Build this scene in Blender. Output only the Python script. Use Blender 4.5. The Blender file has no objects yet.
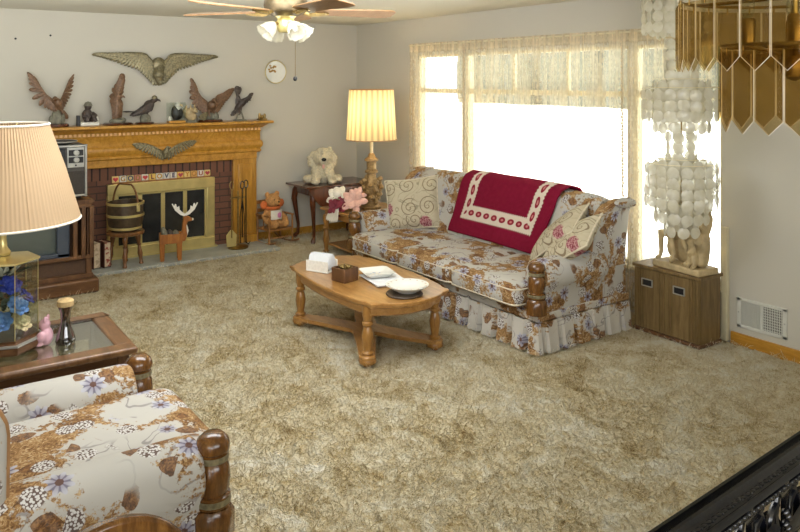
import bpy, bmesh, math, random
from mathutils import Vector, Matrix, noise as mnoise
from math import sin, cos, pi, radians as R

random.seed(7)
S = bpy.context.scene
COL = S.collection

# ------------------------------------------------------------------ camera, world, lights, exposure
cam_d = bpy.data.cameras.new('camera'); cam = bpy.data.objects.new('camera', cam_d); COL.objects.link(cam)
cam_d.sensor_width = 36; cam_d.sensor_fit = 'HORIZONTAL'
cam_d.lens = 745 / 800 * 36
cam_d.shift_y = (80 - 266) / 800
cam_d.clip_start = 0.05; cam_d.clip_end = 300
cam.location = (7.485, -4.585, 1.793)
cam.rotation_euler = Vector((-.819, .574, 0)).to_track_quat('-Z', 'Y').to_euler()
S.camera = cam
S.view_settings.view_transform = 'Standard'; S.view_settings.look = 'None'
S.view_settings.gamma = 1; S.view_settings.use_curve_mapping = False
S.view_settings.exposure = 0.66

wd = bpy.data.worlds.new('daylight'); S.world = wd; wd.use_nodes = True
wn = wd.node_tree; bg = wn.nodes['Background']
bg.inputs['Color'].default_value = (.97, .99, 1.0, 1); bg.inputs['Strength'].default_value = 1.9
sun_d = bpy.data.lights.new('sun', 'SUN'); sun_d.energy = 22; sun_d.angle = .02; sun_d.color = (1, .98, .94)
sun = bpy.data.objects.new('sun', sun_d); COL.objects.link(sun); sun.rotation_euler = Vector((.25, .62, -.75)).to_track_quat('-Z', 'Y').to_euler()

def area(name, loc, target, size, size_y, power, color):
    l = bpy.data.lights.new(name, 'AREA'); l.shape = 'RECTANGLE'; l.size = size; l.size_y = size_y
    l.energy = power; l.color = color
    o = bpy.data.objects.new(name, l); COL.objects.link(o); o.location = loc
    o.rotation_euler = (Vector(target) - Vector(loc)).to_track_quat('-Z', 'Y').to_euler()
    return o
area('rear_fill', (9.2, -6.4, 1.7), (3.0, -1.6, .6), 3.2, 2.2, 95, (.96, .98, 1))  # unseen fill lamp added behind the camera to brighten the room
area('high_side_fill', (8.6, -3.2, 2.40), (3.6, -2.6, .2), 2.4, 2.4, 66, (.96, .98, 1))  # added fill lamp high beside the camera, no real fitting there
area('overhead_fill', (3.8, -3.0, 2.43), (2.9, -2.7, 0), 1.8, 1.8, 66, (.97, .99, 1))  # added soft fill under the ceiling, unseen, lifts carpet and sofa
area('upward_fill', (2.9, -3.5, 2.0), (2.4, -3.2, 3.0), 4.0, 2.6, 46, (.97, .99, 1))  # added fill lamp aimed up so the ceiling throws light back

# ------------------------------------------------------------------ node helpers
def hexc(r, g, b):
    f = lambda c: (c / 255 / 12.92) if c / 255 <= .04045 else ((c / 255 + .055) / 1.055) ** 2.4
    return (f(r), f(g), f(b), 1)

class Mat:
    def __init__(s, name, rough=.5, metal=0, color=(.5, .5, .5, 1), spec=.5):
        s.m = bpy.data.materials.new(name); s.m.use_nodes = True
        s.t = s.m.node_tree; s.b = s.t.nodes['Principled BSDF']; s.out = s.t.nodes['Material Output']
        s.b.inputs['Roughness'].default_value = rough; s.b.inputs['Metallic'].default_value = metal
        s.b.inputs['Base Color'].default_value = color
        s.b.inputs['Specular IOR Level'].default_value = spec
    def n(s, kind, ins=None, **props):
        nd = s.t.nodes.new('ShaderNode' + kind)
        for k, v in props.items(): setattr(nd, k, v)
        for k, v in (ins or {}).items():
            if hasattr(v, 'is_output'): s.t.links.new(v, nd.inputs[k])
            else: nd.inputs[k].default_value = v
        return nd
    def link(s, a, b): s.t.links.new(a, b)
    def ma(s, op, a, b=None, c=None):
        nd = s.t.nodes.new('ShaderNodeMath'); nd.operation = op
        for i, v in enumerate((a, b, c)):
            if v is None: continue
            if hasattr(v, 'is_output'): s.t.links.new(v, nd.inputs[i])
            else: nd.inputs[i].default_value = v
        return nd.outputs[0]
    def sm(s, v, lo, hi):
        nd = s.n('MapRange', {'Value': v, 'From Min': lo, 'From Max': hi}); nd.interpolation_type = 'SMOOTHSTEP'
        return nd.outputs[0]
    def mix(s, f, a, b):
        nd = s.t.nodes.new('ShaderNodeMix'); nd.data_type = 'RGBA'
        for i, v in ((0, f), (6, a), (7, b)):
            if hasattr(v, 'is_output'): s.t.links.new(v, nd.inputs[i])
            else: nd.inputs[i].default_value = v
        return nd.outputs[2]
    def co(s, which='Object', scale=(1, 1, 1)):
        t = s.n('TexCoord'); mp = s.n('Mapping', {'Vector': t.outputs[which], 'Scale': scale}); return mp.outputs[0]
    def noise(s, v, sc, det=3, rough=.55, dist=0):
        return s.n('TexNoise', {'Vector': v, 'Scale': sc, 'Detail': det, 'Roughness': rough, 'Distortion': dist}).outputs[0]
    def ramp(s, f, stops):
        nd = s.n('ValToRGB', {'Fac': f}); e = nd.color_ramp.elements
        e[0].position, e[0].color = stops[0]; e[1].position, e[1].color = stops[-1]
        for p, c in stops[1:-1]:
            x = e.new(p); x.color = c
        return nd.outputs[0]
    def col(s, c): s.link(c, s.b.inputs['Base Color']); return s
    def bump(s, h, st=.3, d=.01):
        b = s.n('Bump', {'Height': h, 'Strength': st, 'Distance': d}); s.link(b.outputs[0], s.b.inputs['Normal']); return s

def plain(name, rgb, rough=.5, metal=0, var=.12, sc=30, bump=0, spec=.5):
    m = Mat(name, rough, metal, spec=spec); c = hexc(*rgb); v = m.co()
    n = m.noise(v, sc, 3)
    d = tuple(x * (1 - var) for x in c[:3]) + (1,); l = tuple(min(1, x * (1 + var)) for x in c[:3]) + (1,)
    m.col(m.ramp(n, [(.3, d), (.7, l)]))
    if bump: m.bump(n, bump, .005)
    return m.m

def wood(name, dark, mid, light, rough=.35, scale=(6, 6, .8), axis=None, coat=0):
    m = Mat(name, rough); v = m.co('Object', scale)
    n1 = m.noise(v, 3.5, 5, .6, .8); n2 = m.noise(v, 22, 4, .6)
    f = m.ma('ADD', m.ma('MULTIPLY', n1, .7), m.ma('MULTIPLY', n2, .3))
    m.col(m.ramp(f, [(.3, hexc(*dark)), (.5, hexc(*mid)), (.7, hexc(*light))]))
    m.bump(n2, .08, .003)
    m.b.inputs['Coat Weight'].default_value = coat; m.b.inputs['Coat Roughness'].default_value = .15
    return m.m

# ------------------------------------------------------------------ materials
M = {}
M['mantel'] = wood('honey_oak', (148, 102, 30), (184, 132, 46), (206, 156, 68), .35, (.8, 6, 6), coat=.2)
M['mantel_v'] = wood('honey_oak_upright', (148, 102, 30), (182, 130, 46), (204, 154, 66), .35, (6, 6, .8), coat=.2)
M['maple'] = wood('golden_maple', (128, 88, 40), (164, 118, 62), (186, 144, 88), .28, (1.2, 7, 7), coat=.4)
M['maple_v'] = wood('golden_maple_turned', (112, 74, 30), (150, 106, 50), (178, 134, 74), .28, (8, 8, 1.2), coat=.4)
M['post'] = wood('turned_brown_wood', (66, 40, 14), (98, 62, 24), (134, 92, 42), .2, (8, 8, 2), coat=.5)
M['walnut'] = wood('walnut_veneer', (64, 40, 22), (96, 64, 38), (124, 88, 56), .4, (6, 6, .9))
M['tablewood'] = wood('reddish_table_wood', (76, 50, 28), (110, 76, 46), (138, 102, 66), .3, (1, 6, 6), coat=.3)
M['walnut_h'] = wood('walnut_veneer_long', (64, 40, 22), (96, 64, 38), (124, 88, 56), .35, (6, .9, 6), coat=.2)
M['mahogany'] = wood('dark_mahogany', (52, 26, 14), (84, 44, 24), (112, 64, 36), .25, (6, 6, 1), coat=.4)
M['cabinet'] = wood('ribbed_oak_veneer', (84, 66, 38), (116, 94, 58), (140, 118, 78), .45, (9, 9, .8))
M['pine'] = wood('light_pine', (112, 74, 36), (146, 100, 52), (172, 126, 74), .4, (6, 6, 1))
M['deer'] = wood('carved_orange_wood', (122, 70, 20), (158, 96, 34), (180, 118, 50), .4, (7, 7, 1.5))
M['fanwood'] = wood('fan_blade_oak', (92, 64, 34), (120, 88, 52), (140, 106, 68), .45, (2, 9, 9))
M['stool'] = wood('stained_stool_wood', (84, 52, 26), (116, 76, 40), (148, 104, 60), .35, (8, 8, 1.2), coat=.2)
M['fanmetal'] = plain('dark_bronze_metal', (96, 84, 62), .35, .8, .25, 40)
M['gilt'] = plain('worn_gilt', (150, 122, 78), .5, .35, .35, 50, .3)
M['brass'] = plain('polished_brass', (218, 202, 138), .3, .6, .12, 6)
M['oldbrass'] = plain('antique_brass', (150, 128, 82), .35, 1, .25, 40)
M['silvergold'] = plain('aged_pewter_gold', (132, 124, 96), .42, .5, .45, 60, .2)
M['blackiron'] = plain('black_wrought_iron', (10, 11, 16), .16, .1, .3, 60, .12, .8)
M['bronze'] = plain('bronze_feather_brown', (112, 84, 60), .45, .1, .4, 55, .4)
M['darkbronze'] = plain('dark_feather', (70, 60, 54), .5, .1, .4, 60, .4)
M['greyrock'] = plain('grey_cast_rock', (120, 118, 102), .7, 0, .3, 40, .5)
M['whitefig'] = plain('glazed_white', (222, 220, 208), .35, 0, .06, 30)
M['black'] = plain('black_plastic', (24, 24, 26), .4, 0, .2, 20)
M['charcoal'] = plain('charcoal_grey_plastic', (78, 74, 68), .45, 0, .1, 60)
M['silver'] = plain('silver_trim', (186, 186, 180), .3, .5, .08, 30)
M['screen'] = plain('tube_glass', (88, 96, 92), .12, 0, .06, 4, 0, .8)
M['bluegrey'] = plain('blue_grey_bezel', (64, 72, 84), .4, 0, .1, 20)
M['soot'] = plain('smoked_fireglass', (44, 46, 46), .12, 0, .25, 9, 0, .7)
M['slate'] = plain('grey_slate', (166, 168, 160), .6, 0, .15, 8, .15)
M['statue'] = plain('aged_plaster', (182, 162, 122), .6, 0, .28, 14, .3)
M['plaster_white'] = plain('white_plaster', (222, 216, 196), .5, 0, .06, 18)
M['offwhite'] = plain('cream_paint', (214, 204, 172), .5, 0, .04, 12)
M['ventwhite'] = plain('white_enamel', (206, 206, 196), .4, 0, .03, 10)
M['bearfur'] = plain('tan_plush', (190, 140, 84), .95, 0, .25, 80, .6)
M['orangefab'] = plain('orange_ribbon', (206, 112, 56), .8, 0, .15, 60, .3)
M['pinkfab'] = plain('pink_cloth', (206, 128, 168), .8, 0, .1, 40)
M['whitecloth'] = plain('white_cloth', (226, 220, 206), .85, 0, .06, 40, .2)
M['dogfur'] = plain('shaggy_cream_plush', (206, 196, 168), .95, 0, .18, 50, .8)
M['nose'] = plain('black_nose', (18, 16, 16), .25)
M['burgundy'] = plain('burgundy_silk', (124, 34, 52), .6, 0, .25, 40)
M['palepink'] = plain('pale_pink_silk', (222, 178, 164), .6, 0, .12, 40)
M['leafgreen'] = plain('pale_leaf', (150, 164, 130), .6, 0, .2, 40)
M['blueflower'] = plain('royal_blue_petal', (40, 62, 170), .6, 0, .25, 50)
M['skyflower'] = plain('sky_blue_petal', (96, 136, 196), .6, 0, .2, 50)
M['creamflower'] = plain('cream_petal', (212, 194, 150), .6, 0, .12, 50)
M['foliage'] = plain('dusty_foliage', (70, 84, 72), .6, 0, .4, 50)
M['wicker'] = plain('wicker', (150, 118, 66), .7, 0, .35, 120, .6)
M['porcelain'] = plain('porcelain', (226, 226, 218), .18, 0, .03, 20)
M['paper'] = plain('white_paper', (226, 228, 230), .6, 0, .03, 20)
M['darktrivet'] = plain('dark_trivet', (66, 52, 38), .5, 0, .2, 30)
M['bulb_glass_frost'] = plain('frosted_glass', (226, 222, 212), .15, 0, .08, 60)
M['pinkceramic'] = plain('pink_ceramic', (226, 178, 190), .3, 0, .08, 40)
M['cork'] = plain('cork', (196, 168, 118), .8, 0, .2, 80)
M['candle'] = plain('candle_sleeve', (224, 208, 168), .5, 0, .04)
M['barrel'] = plain('dark_barrel_staves', (74, 60, 44), .4, 0, .4, 26, .2)
M['bookcover'] = plain('dark_red_book_cloth', (84, 46, 36), .6, 0, .2, 30)
M['whiteant'] = plain('white_antler', (236, 232, 222), .5, 0, .03)

def glass(name, rgb, rough=.03, trans=.75, gl=.12, fc=.55):
    m = Mat(name); t = m.n('BsdfTransparent', {'Color': hexc(*rgb)}); g = m.n('BsdfGlossy', {'Roughness': rough, 'Color': (1, 1, 1, 1)})
    fr = m.n('LayerWeight', {'Blend': .35})
    f = m.ma('ADD', m.ma('MULTIPLY', fr.outputs['Facing'], fc), gl)
    mx = m.n('MixShader', {'Fac': f}); m.link(t.outputs[0], mx.inputs[1]); m.link(g.outputs[0], mx.inputs[2])
    m.link(mx.outputs[0], m.out.inputs[0]); return m.m
M['clear'] = glass('clear_glass', (242, 246, 243), .02, .9, .02, .22)
M['tabletop_glass'] = glass('smoked_table_glass', (214, 216, 206), .02, .8, .10)
M['brownglass'] = glass('brown_bottle_glass', (84, 46, 36), .08, .6, .16)
M['window_glass'] = glass('window_glass', (250, 252, 252), .02, .95, .02)

def amber_m():
    m = Mat('amber_prism_glass'); v = m.co('Object', (1, 1, 1))
    n = m.noise(v, 16, 2)
    c = m.ramp(n, [(.3, hexc(233, 221, 190)), (.7, hexc(238, 228, 202))])
    t = m.n('BsdfTransparent', {'Color': c}); g = m.n('BsdfGlossy', {'Roughness': .05, 'Color': (1, .95, .85, 1)})
    d = m.n('BsdfTranslucent', {'Color': hexc(160, 128, 76)})
    fr = m.n('LayerWeight', {'Blend': .4})
    a = m.n('MixShader', {'Fac': .08}); m.link(t.outputs[0], a.inputs[1]); m.link(d.outputs[0], a.inputs[2])
    f = m.ma('ADD', m.ma('MULTIPLY', fr.outputs['Facing'], .08), .0)
    b = m.n('MixShader', {'Fac': f}); m.link(a.outputs[0], b.inputs[1]); m.link(g.outputs[0], b.inputs[2])
    m.link(b.outputs[0], m.out.inputs[0]); return m.m
M['amber'] = amber_m()

def capiz_m():
    m = Mat('capiz_shell'); v = m.co('Object'); n = m.noise(v, 25, 3)
    c = m.ramp(n, [(.3, hexc(232, 228, 210)), (.7, hexc(246, 244, 234))])
    d = m.n('BsdfDiffuse', {'Color': c}); tl = m.n('BsdfTranslucent', {'Color': c}); g = m.n('BsdfGlossy', {'Roughness': .2})
    tp = m.n('BsdfTransparent', {'Color': (1, 1, 1, 1)})
    a = m.n('MixShader', {'Fac': .5}); m.link(d.outputs[0], a.inputs[1]); m.link(tl.outputs[0], a.inputs[2])
    b = m.n('MixShader', {'Fac': .05}); m.link(a.outputs[0], b.inputs[1]); m.link(g.outputs[0], b.inputs[2])
    e = m.n('MixShader', {'Fac': .3}); m.link(b.outputs[0], e.inputs[1]); m.link(tp.outputs[0], e.inputs[2])
    m.link(e.outputs[0], m.out.inputs[0]); return m.m
M['capiz'] = capiz_m()
M['tulip'] = capiz_m()
M['edgeglint'] = plain('pale_edge_glint', (214, 208, 200), .15, .0, .1, 20)  # opaque pale colour for the light caught along the bevelled edges

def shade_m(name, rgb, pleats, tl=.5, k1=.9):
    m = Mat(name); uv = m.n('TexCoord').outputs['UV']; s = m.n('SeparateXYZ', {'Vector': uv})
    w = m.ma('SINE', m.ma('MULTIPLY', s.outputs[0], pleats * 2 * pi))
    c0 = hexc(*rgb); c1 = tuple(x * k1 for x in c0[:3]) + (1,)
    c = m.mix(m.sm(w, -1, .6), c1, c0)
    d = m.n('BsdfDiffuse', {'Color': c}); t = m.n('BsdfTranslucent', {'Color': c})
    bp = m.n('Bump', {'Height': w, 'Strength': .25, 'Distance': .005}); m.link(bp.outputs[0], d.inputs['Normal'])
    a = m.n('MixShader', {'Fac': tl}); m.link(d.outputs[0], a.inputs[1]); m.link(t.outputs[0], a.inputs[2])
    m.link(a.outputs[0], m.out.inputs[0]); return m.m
M['shade_white'] = shade_m('pleated_cream_shade', (206, 178, 144), 110, .3, .92)
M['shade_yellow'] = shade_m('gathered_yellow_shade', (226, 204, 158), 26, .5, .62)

def brick_m():
    m = Mat('red_brown_brick', .8); t = m.n('TexCoord'); s = m.n('SeparateXYZ', {'Vector': t.outputs['Object']})
    v = m.n('CombineXYZ', {'X': s.outputs[1], 'Y': s.outputs[2]})
    b = m.n('TexBrick', {'Vector': v.outputs[0], 'Scale': 1, 'Brick Width': .21, 'Row Height': .068, 'Mortar Size': .006,
             'Color1': hexc(126, 84, 62), 'Color2': hexc(104, 68, 52), 'Mortar': hexc(66, 50, 42)})
    v2 = m.n('CombineXYZ', {'X': m.ma('ADD', s.outputs[2], .05), 'Y': s.outputs[1]})
    b2 = m.n('TexBrick', {'Vector': v2.outputs[0], 'Scale': 1, 'Brick Width': .4, 'Row Height': .075, 'Mortar Size': .008,
             'Color1': hexc(126, 84, 62), 'Color2': hexc(106, 70, 54), 'Mortar': hexc(44, 32, 28)})
    up = m.ma('GREATER_THAN', s.outputs[2], .80)
    n = m.noise(t.outputs['Object'], 40, 3)
    c = m.mix(up, b.outputs[0], b2.outputs[0]); c = m.mix(m.ma('MULTIPLY', n, .35), c, hexc(60, 40, 34))
    m.col(c); m.bump(b.outputs[1], -.3, .01); return m.m
M['brick'] = brick_m()

def carpet_m():
    m = Mat('shag_carpet', .95, spec=.1); v = m.co('Object')
    wob = m.n('TexNoise', {'Vector': v, 'Scale': 3.5, 'Detail': 3}); 
    vv = m.n('VectorMath', {0: v, 1: m.n('VectorMath', {0: wob.outputs[1], 'Scale': .35}, operation='SCALE').outputs[0]}, operation='ADD').outputs[0]
    a = m.noise(vv, 2.6, 6, .68, 1.2); b = m.noise(vv, 11, 5, .7, .8); c = m.noise(v, 60, 4, .75, .5); e = m.noise(v, 190, 2, .7)
    f = m.ma('ADD', m.ma('ADD', m.ma('MULTIPLY', a, .34), m.ma('MULTIPLY', b, .28)), m.ma('ADD', m.ma('MULTIPLY', c, .24), m.ma('MULTIPLY', e, .14)))
    m.col(m.ramp(f, [(.39, hexc(146, 118, 74)), (.45, hexc(206, 184, 138)), (.505, hexc(234, 220, 184)), (.58, hexc(250, 244, 226))]))
    h = m.ma('ADD', m.ma('MULTIPLY', b, .9), m.ma('ADD', m.ma('MULTIPLY', c, .9), m.ma('MULTIPLY', e, .5)))
    m.bump(h, .9, .03); return m.m
M['carpet'] = carpet_m()

def wall_m(name, rgb):
    m = Mat(name, .9, spec=.2); v = m.co('Object'); n = m.noise(v, 1.2, 2); n2 = m.noise(v, 160, 2)
    c = hexc(*rgb); m.col(m.mix(n, c, tuple(x * .95 for x in c[:3]) + (1,))); m.bump(n2, .05, .002); return m.m
M['wall'] = wall_m('warm_beige_paint', (199, 195, 182)); M['ceil'] = wall_m('cream_ceiling_paint', (218, 214, 198))

def floral_m(name, base, seed=0.0, gold=.5):
    m = Mat(name, .85, spec=.2); uv = m.n('TexCoord').outputs['UV']
    uv = m.n('Mapping', {'Vector': uv, 'Location': (seed, seed * .7, 0)}).outputs[0]
    dn = m.n('TexNoise', {'Vector': uv, 'Scale': 9, 'Detail': 2})
    ds = m.n('VectorMath', {0: m.n('VectorMath', {0: dn.outputs[1], 1: (.5, .5, .5)}, operation='SUBTRACT').outputs[0], 'Scale': .05}, operation='SCALE').outputs[0]
    p = m.n('VectorMath', {0: uv, 1: ds}, operation='ADD').outputs[0]
    c = m.mix(m.noise(uv, 5, 3), hexc(*base), tuple(x * .86 for x in hexc(*base)[:3]) + (1,))
    # wandering stems
    st = m.ma('ABSOLUTE', m.ma('SUBTRACT', m.noise(p, 4.2, 1, .4, 1.2), .5))
    st = m.ma('MULTIPLY', m.ma('SUBTRACT', 1, m.sm(st, .006, .016)), m.sm(m.noise(uv, 3, 1), .4, .55))
    c = m.mix(m.ma('MULTIPLY', st, .75), c, hexc(128, 122, 122))
    # feathery gold and brown foliage masses
    fm = m.ma('ADD', m.noise(uv, 3.4, 2, .5, .6), m.ma('MULTIPLY', m.ma('SUBTRACT', m.noise(uv, 38, 3, .7), .5), .42))
    mask = m.sm(fm, gold, gold + .05)
    fc = m.ramp(m.ma('ADD', m.ma('MULTIPLY', m.noise(p, 55, 3, .7, 1.5), .75), m.ma('MULTIPLY', m.noise(uv, 8, 2), .3)),
                [(.36, hexc(76, 54, 38)), (.46, hexc(118, 86, 54)), (.55, hexc(156, 120, 76)), (.68, hexc(196, 174, 136))])
    c = m.mix(mask, c, fc)
    clus = m.sm(m.noise(uv, 3.4, 2, .5, .6), gold - .13, gold - .06)
    def cells(sc, off, rnd=.9):
        q = m.n('Mapping', {'Vector': uv, 'Location': (off, off * 1.7, 0)}).outputs[0]
        v = m.n('TexVoronoi', {'Vector': q, 'Scale': sc, 'Randomness': rnd}, voronoi_dimensions='2D')
        d = m.n('VectorMath', {0: q, 1: v.outputs['Position']}, operation='SUBTRACT').outputs[0]
        s = m.n('SeparateXYZ', {'Vector': d}); cs = m.n('SeparateColor', {'Color': v.outputs['Color']})
        r = m.ma('SQRT', m.ma('ADD', m.ma('POWER', m.ma('ABSOLUTE', s.outputs[0]), 2), m.ma('POWER', m.ma('ABSOLUTE', s.outputs[1]), 2)))
        an = m.ma('ADD', m.ma('ARCTAN2', s.outputs[1], s.outputs[0]), m.ma('MULTIPLY', cs.outputs[2], 6.28))
        return r, an, cs.outputs[0], cs.outputs[1]
    # brown serrated leaves: lens shape in polar form
    r, an, r1, r2 = cells(7.5, 3.3)
    lob = m.ma('MAXIMUM', m.ma('COSINE', an), 0.0)
    lim = m.ma('MULTIPLY', m.ma('POWER', lob, 2.6), m.ma('ADD', .062, m.ma('MULTIPLY', m.noise(uv, 80, 3, .7), .06)))
    lm = m.ma('MULTIPLY', m.ma('MULTIPLY', clus, m.sm(m.ma('SUBTRACT', lim, r), 0, .004)), m.ma('GREATER_THAN', r1, .35))
    lc = m.ramp(m.noise(p, 70, 3, .7, 1), [(.35, hexc(74, 52, 38)), (.5, hexc(112, 78, 50)), (.65, hexc(158, 116, 72))])
    c = m.mix(m.ma('MULTIPLY', lm, .92), c, lc)
    # clusters of tiny pale seed blossoms
    r, an, r1, r2 = cells(8.5, 7.1)
    tiny = m.n('TexVoronoi', {'Vector': uv, 'Scale': 105}, voronoi_dimensions='2D').outputs['Distance']
    sf = m.ma('MULTIPLY', m.ma('MULTIPLY', clus, m.sm(m.ma('SUBTRACT', .040, r), 0, .006)), m.ma('GREATER_THAN', r1, .6))
    sc_ = m.mix(m.sm(tiny, .36, .5), hexc(206, 204, 200), hexc(104, 88, 80))
    c = m.mix(sf, c, sc_)
    # large grey-blue daisies
    r, an, r1, r2 = cells(5.0, 1.9)
    cs9 = m.ma('COSINE', m.ma('MULTIPLY', an, 8))
    pet = m.ma('ADD', .84, m.ma('MULTIPLY', cs9, .16))
    lim = m.ma('MULTIPLY', pet, m.ma('ADD', .040, m.ma('MULTIPLY', r2, .016)))
    fl = m.ma('MULTIPLY', m.ma('MULTIPLY', clus, m.sm(m.ma('SUBTRACT', lim, r), 0, .003)), m.ma('GREATER_THAN', r1, .38))
    pc = m.mix(m.sm(m.ma('ADD', cs9, m.ma('MULTIPLY', m.noise(uv, 90, 2), .8)), -.6, .7), hexc(112, 110, 128), hexc(182, 182, 192))
    pc = m.mix(m.sm(r, .012, .045), m.mix(.5, pc, hexc(104, 92, 112)), pc)
    pc = m.mix(m.sm(m.ma('SUBTRACT', m.ma('ADD', .010, m.ma('MULTIPLY', m.noise(uv, 120, 2), .008)), r), 0, .003), pc, hexc(92, 64, 56))
    c = m.mix(m.ma('MULTIPLY', fl, .95), c, pc)
    m.col(c)
    m.bump(m.noise(uv, 300, 2), .12, .002); return m.m
M['floral'] = floral_m('floral_upholstery', (190, 187, 179), 0, .485)
M['floral_seat'] = floral_m('floral_upholstery_seat', (192, 189, 181), 2.4, .475)
M['floral_skirt'] = floral_m('floral_upholstery_skirt', (196, 191, 180), 5.1, .48)
M['piping'] = plain('cream_piping', (206, 196, 172), .8, 0, .15, 40)
M['trimtan'] = plain('tan_velvet_trim', (150, 112, 72), .6, 0, .15, 20)

def tapestry_m():
    m = Mat('scroll_tapestry', .9, spec=.15); uv = m.n('TexCoord').outputs['UV']
    c = m.mix(m.noise(uv, 30, 3), hexc(198, 188, 164), hexc(178, 168, 142))
    v = m.n('TexVoronoi', {'Vector': uv, 'Scale': 5.6, 'Randomness': .5}, voronoi_dimensions='2D')
    d = m.n('VectorMath', {0: uv, 1: v.outputs['Position']}, operation='SUBTRACT').outputs[0]
    s = m.n('SeparateXYZ', {'Vector': d}); cs = m.n('SeparateColor', {'Color': v.outputs['Color']})
    r = m.n('VectorMath', {0: d}, operation='LENGTH').outputs['Value']; an = m.ma('ARCTAN2', s.outputs[1], s.outputs[0])
    sp = m.ma('SINE', m.ma('ADD', m.ma('MULTIPLY', r, 150), an))
    sw = m.ma('MULTIPLY', m.sm(sp, .72, .9), m.ma('MULTIPLY', m.ma('LESS_THAN', r, .088), m.ma('GREATER_THAN', cs.outputs[0], .42)))
    c = m.mix(m.ma('MULTIPLY', sw, .8), c, hexc(112, 92, 70))
    nz = m.noise(uv, 60, 3)
    fl = m.ma('MULTIPLY', m.sm(m.ma('ADD', m.ma('SUBTRACT', .058, r), m.ma('MULTIPLY', m.ma('SUBTRACT', nz, .5), .06)), 0, .006), m.ma('LESS_THAN', cs.outputs[0], .42))
    fc = m.mix(m.sm(m.noise(uv, 90, 2), .4, .6), hexc(128, 54, 66), hexc(190, 144, 144))
    c = m.mix(fl, c, fc)
    st = m.ma('ABSOLUTE', m.ma('SUBTRACT', m.noise(uv, 7, 1, .4, 1.5), .5))
    c = m.mix(m.ma('MULTIPLY', m.ma('SUBTRACT', 1, m.sm(st, .008, .02)), .6), c, hexc(120, 112, 92))
    m.col(c); m.bump(m.noise(uv, 260, 2), .2, .002); return m.m
M['tapestry'] = tapestry_m()

def afghan_m(W, H):
    m = Mat('crocheted_burgundy_throw', .95, spec=.1); uv = m.n('TexCoord').outputs['UV']; s = m.n('SeparateXYZ', {'Vector': uv})
    u = m.ma('MULTIPLY', s.outputs[0], W); v = m.ma('MULTIPLY', s.outputs[1], H)
    du = m.ma('MINIMUM', u, m.ma('SUBTRACT', W, u)); d0 = m.ma('MINIMUM', du, v)
    along = m.mix if False else None
    horiz = m.ma('LESS_THAN', v, du)
    al = m.ma('ADD', m.ma('MULTIPLY', horiz, u), m.ma('MULTIPLY', m.ma('SUBTRACT', 1, horiz), v))
    zig = m.ma('MULTIPLY', m.ma('PINGPONG', al, .012), 1.0)
    d1 = m.ma('ADD', d0, zig); d2 = m.ma('SUBTRACT', d0, zig)
    bnd = lambda d, a, b: m.ma('MULTIPLY', m.ma('GREATER_THAN', d, a), m.ma('LESS_THAN', d, b))
    maroon = m.mix(m.noise(uv, 30, 3), hexc(118, 18, 44), hexc(140, 30, 58)); white = hexc(222, 208, 192)
    c = m.mix(bnd(d0, .112, .232), maroon, white)
    c = m.mix(m.ma('LESS_THAN', d1, .125), c, maroon); c = m.mix(m.ma('GREATER_THAN', d2, .222), c, maroon)
    q = m.ma('SUBTRACT', m.ma('PINGPONG', al, .052), .026); e = m.ma('SUBTRACT', d0, .172)
    rr = m.ma('SQRT', m.ma('ADD', m.ma('POWER', m.ma('ABSOLUTE', m.ma('SUBTRACT', m.ma('FLOORED_MODULO', al, .098), .049)), 2), m.ma('MULTIPLY', m.ma('POWER', m.ma('ABSOLUTE', e), 2), 2.6)))
    c = m.mix(m.ma('LESS_THAN', rr, .036), c, hexc(146, 40, 56))
    c = m.mix(m.ma('LESS_THAN', rr, .014), c, hexc(206, 130, 128))
    m.col(c)
    w = m.ma('MULTIPLY', m.ma('SINE', m.ma('MULTIPLY', u, 420)), m.ma('SINE', m.ma('MULTIPLY', v, 420)))
    m.bump(w, .5, .006); return m.m

def lace_m():
    m = Mat('sheer_lace'); uv = m.n('TexCoord').outputs['UV']; s = m.n('SeparateXYZ', {'Vector': uv})
    vo = m.n('TexVoronoi', {'Vector': uv, 'Scale': 22, 'Randomness': .8}, voronoi_dimensions='2D').outputs['Distance']
    n = m.noise(uv, 34, 3)
    vx = m.n('CombineXYZ', {'X': m.ma('MULTIPLY', s.outputs[0], 7), 'Y': m.ma('MULTIPLY', s.outputs[1], .25)}).outputs[0]
    stripe = m.sm(m.noise(vx, 2.2, 3, .65), .40, .62)
    motif = m.ma('MULTIPLY', m.sm(m.ma('ADD', vo, m.ma('MULTIPLY', n, .3)), .5, .38), .10)
    head = m.sm(s.outputs[1], 2.08, 2.11)
    op = m.ma('ADD', m.ma('ADD', .22, m.ma('MULTIPLY', stripe, .30)), m.ma('ADD', motif, m.ma('MULTIPLY', head, .3)))
    cc = hexc(232, 216, 184)
    d = m.n('BsdfDiffuse', {'Color': cc}); t = m.n('BsdfTranslucent', {'Color': cc}); tp = m.n('BsdfTransparent', {'Color': (1, 1, 1, 1)})
    a = m.n('MixShader', {'Fac': .35}); m.link(d.outputs[0], a.inputs[1]); m.link(t.outputs[0], a.inputs[2])
    b = m.n('MixShader', {'Fac': op}); m.link(tp.outputs[0], b.inputs[1]); m.link(a.outputs[0], b.inputs[2])
    m.link(b.outputs[0], m.out.inputs[0]); return m.m
M['lace'] = lace_m()

def emis(name, rgb, st):
    m = Mat(name); e = m.n('Emission', {'Color': hexc(*rgb), 'Strength': st}); m.link(e.outputs[0], m.out.inputs[0]); return m.m
M['bulb'] = emis('lit_bulb', (255, 214, 140), 6)

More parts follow.
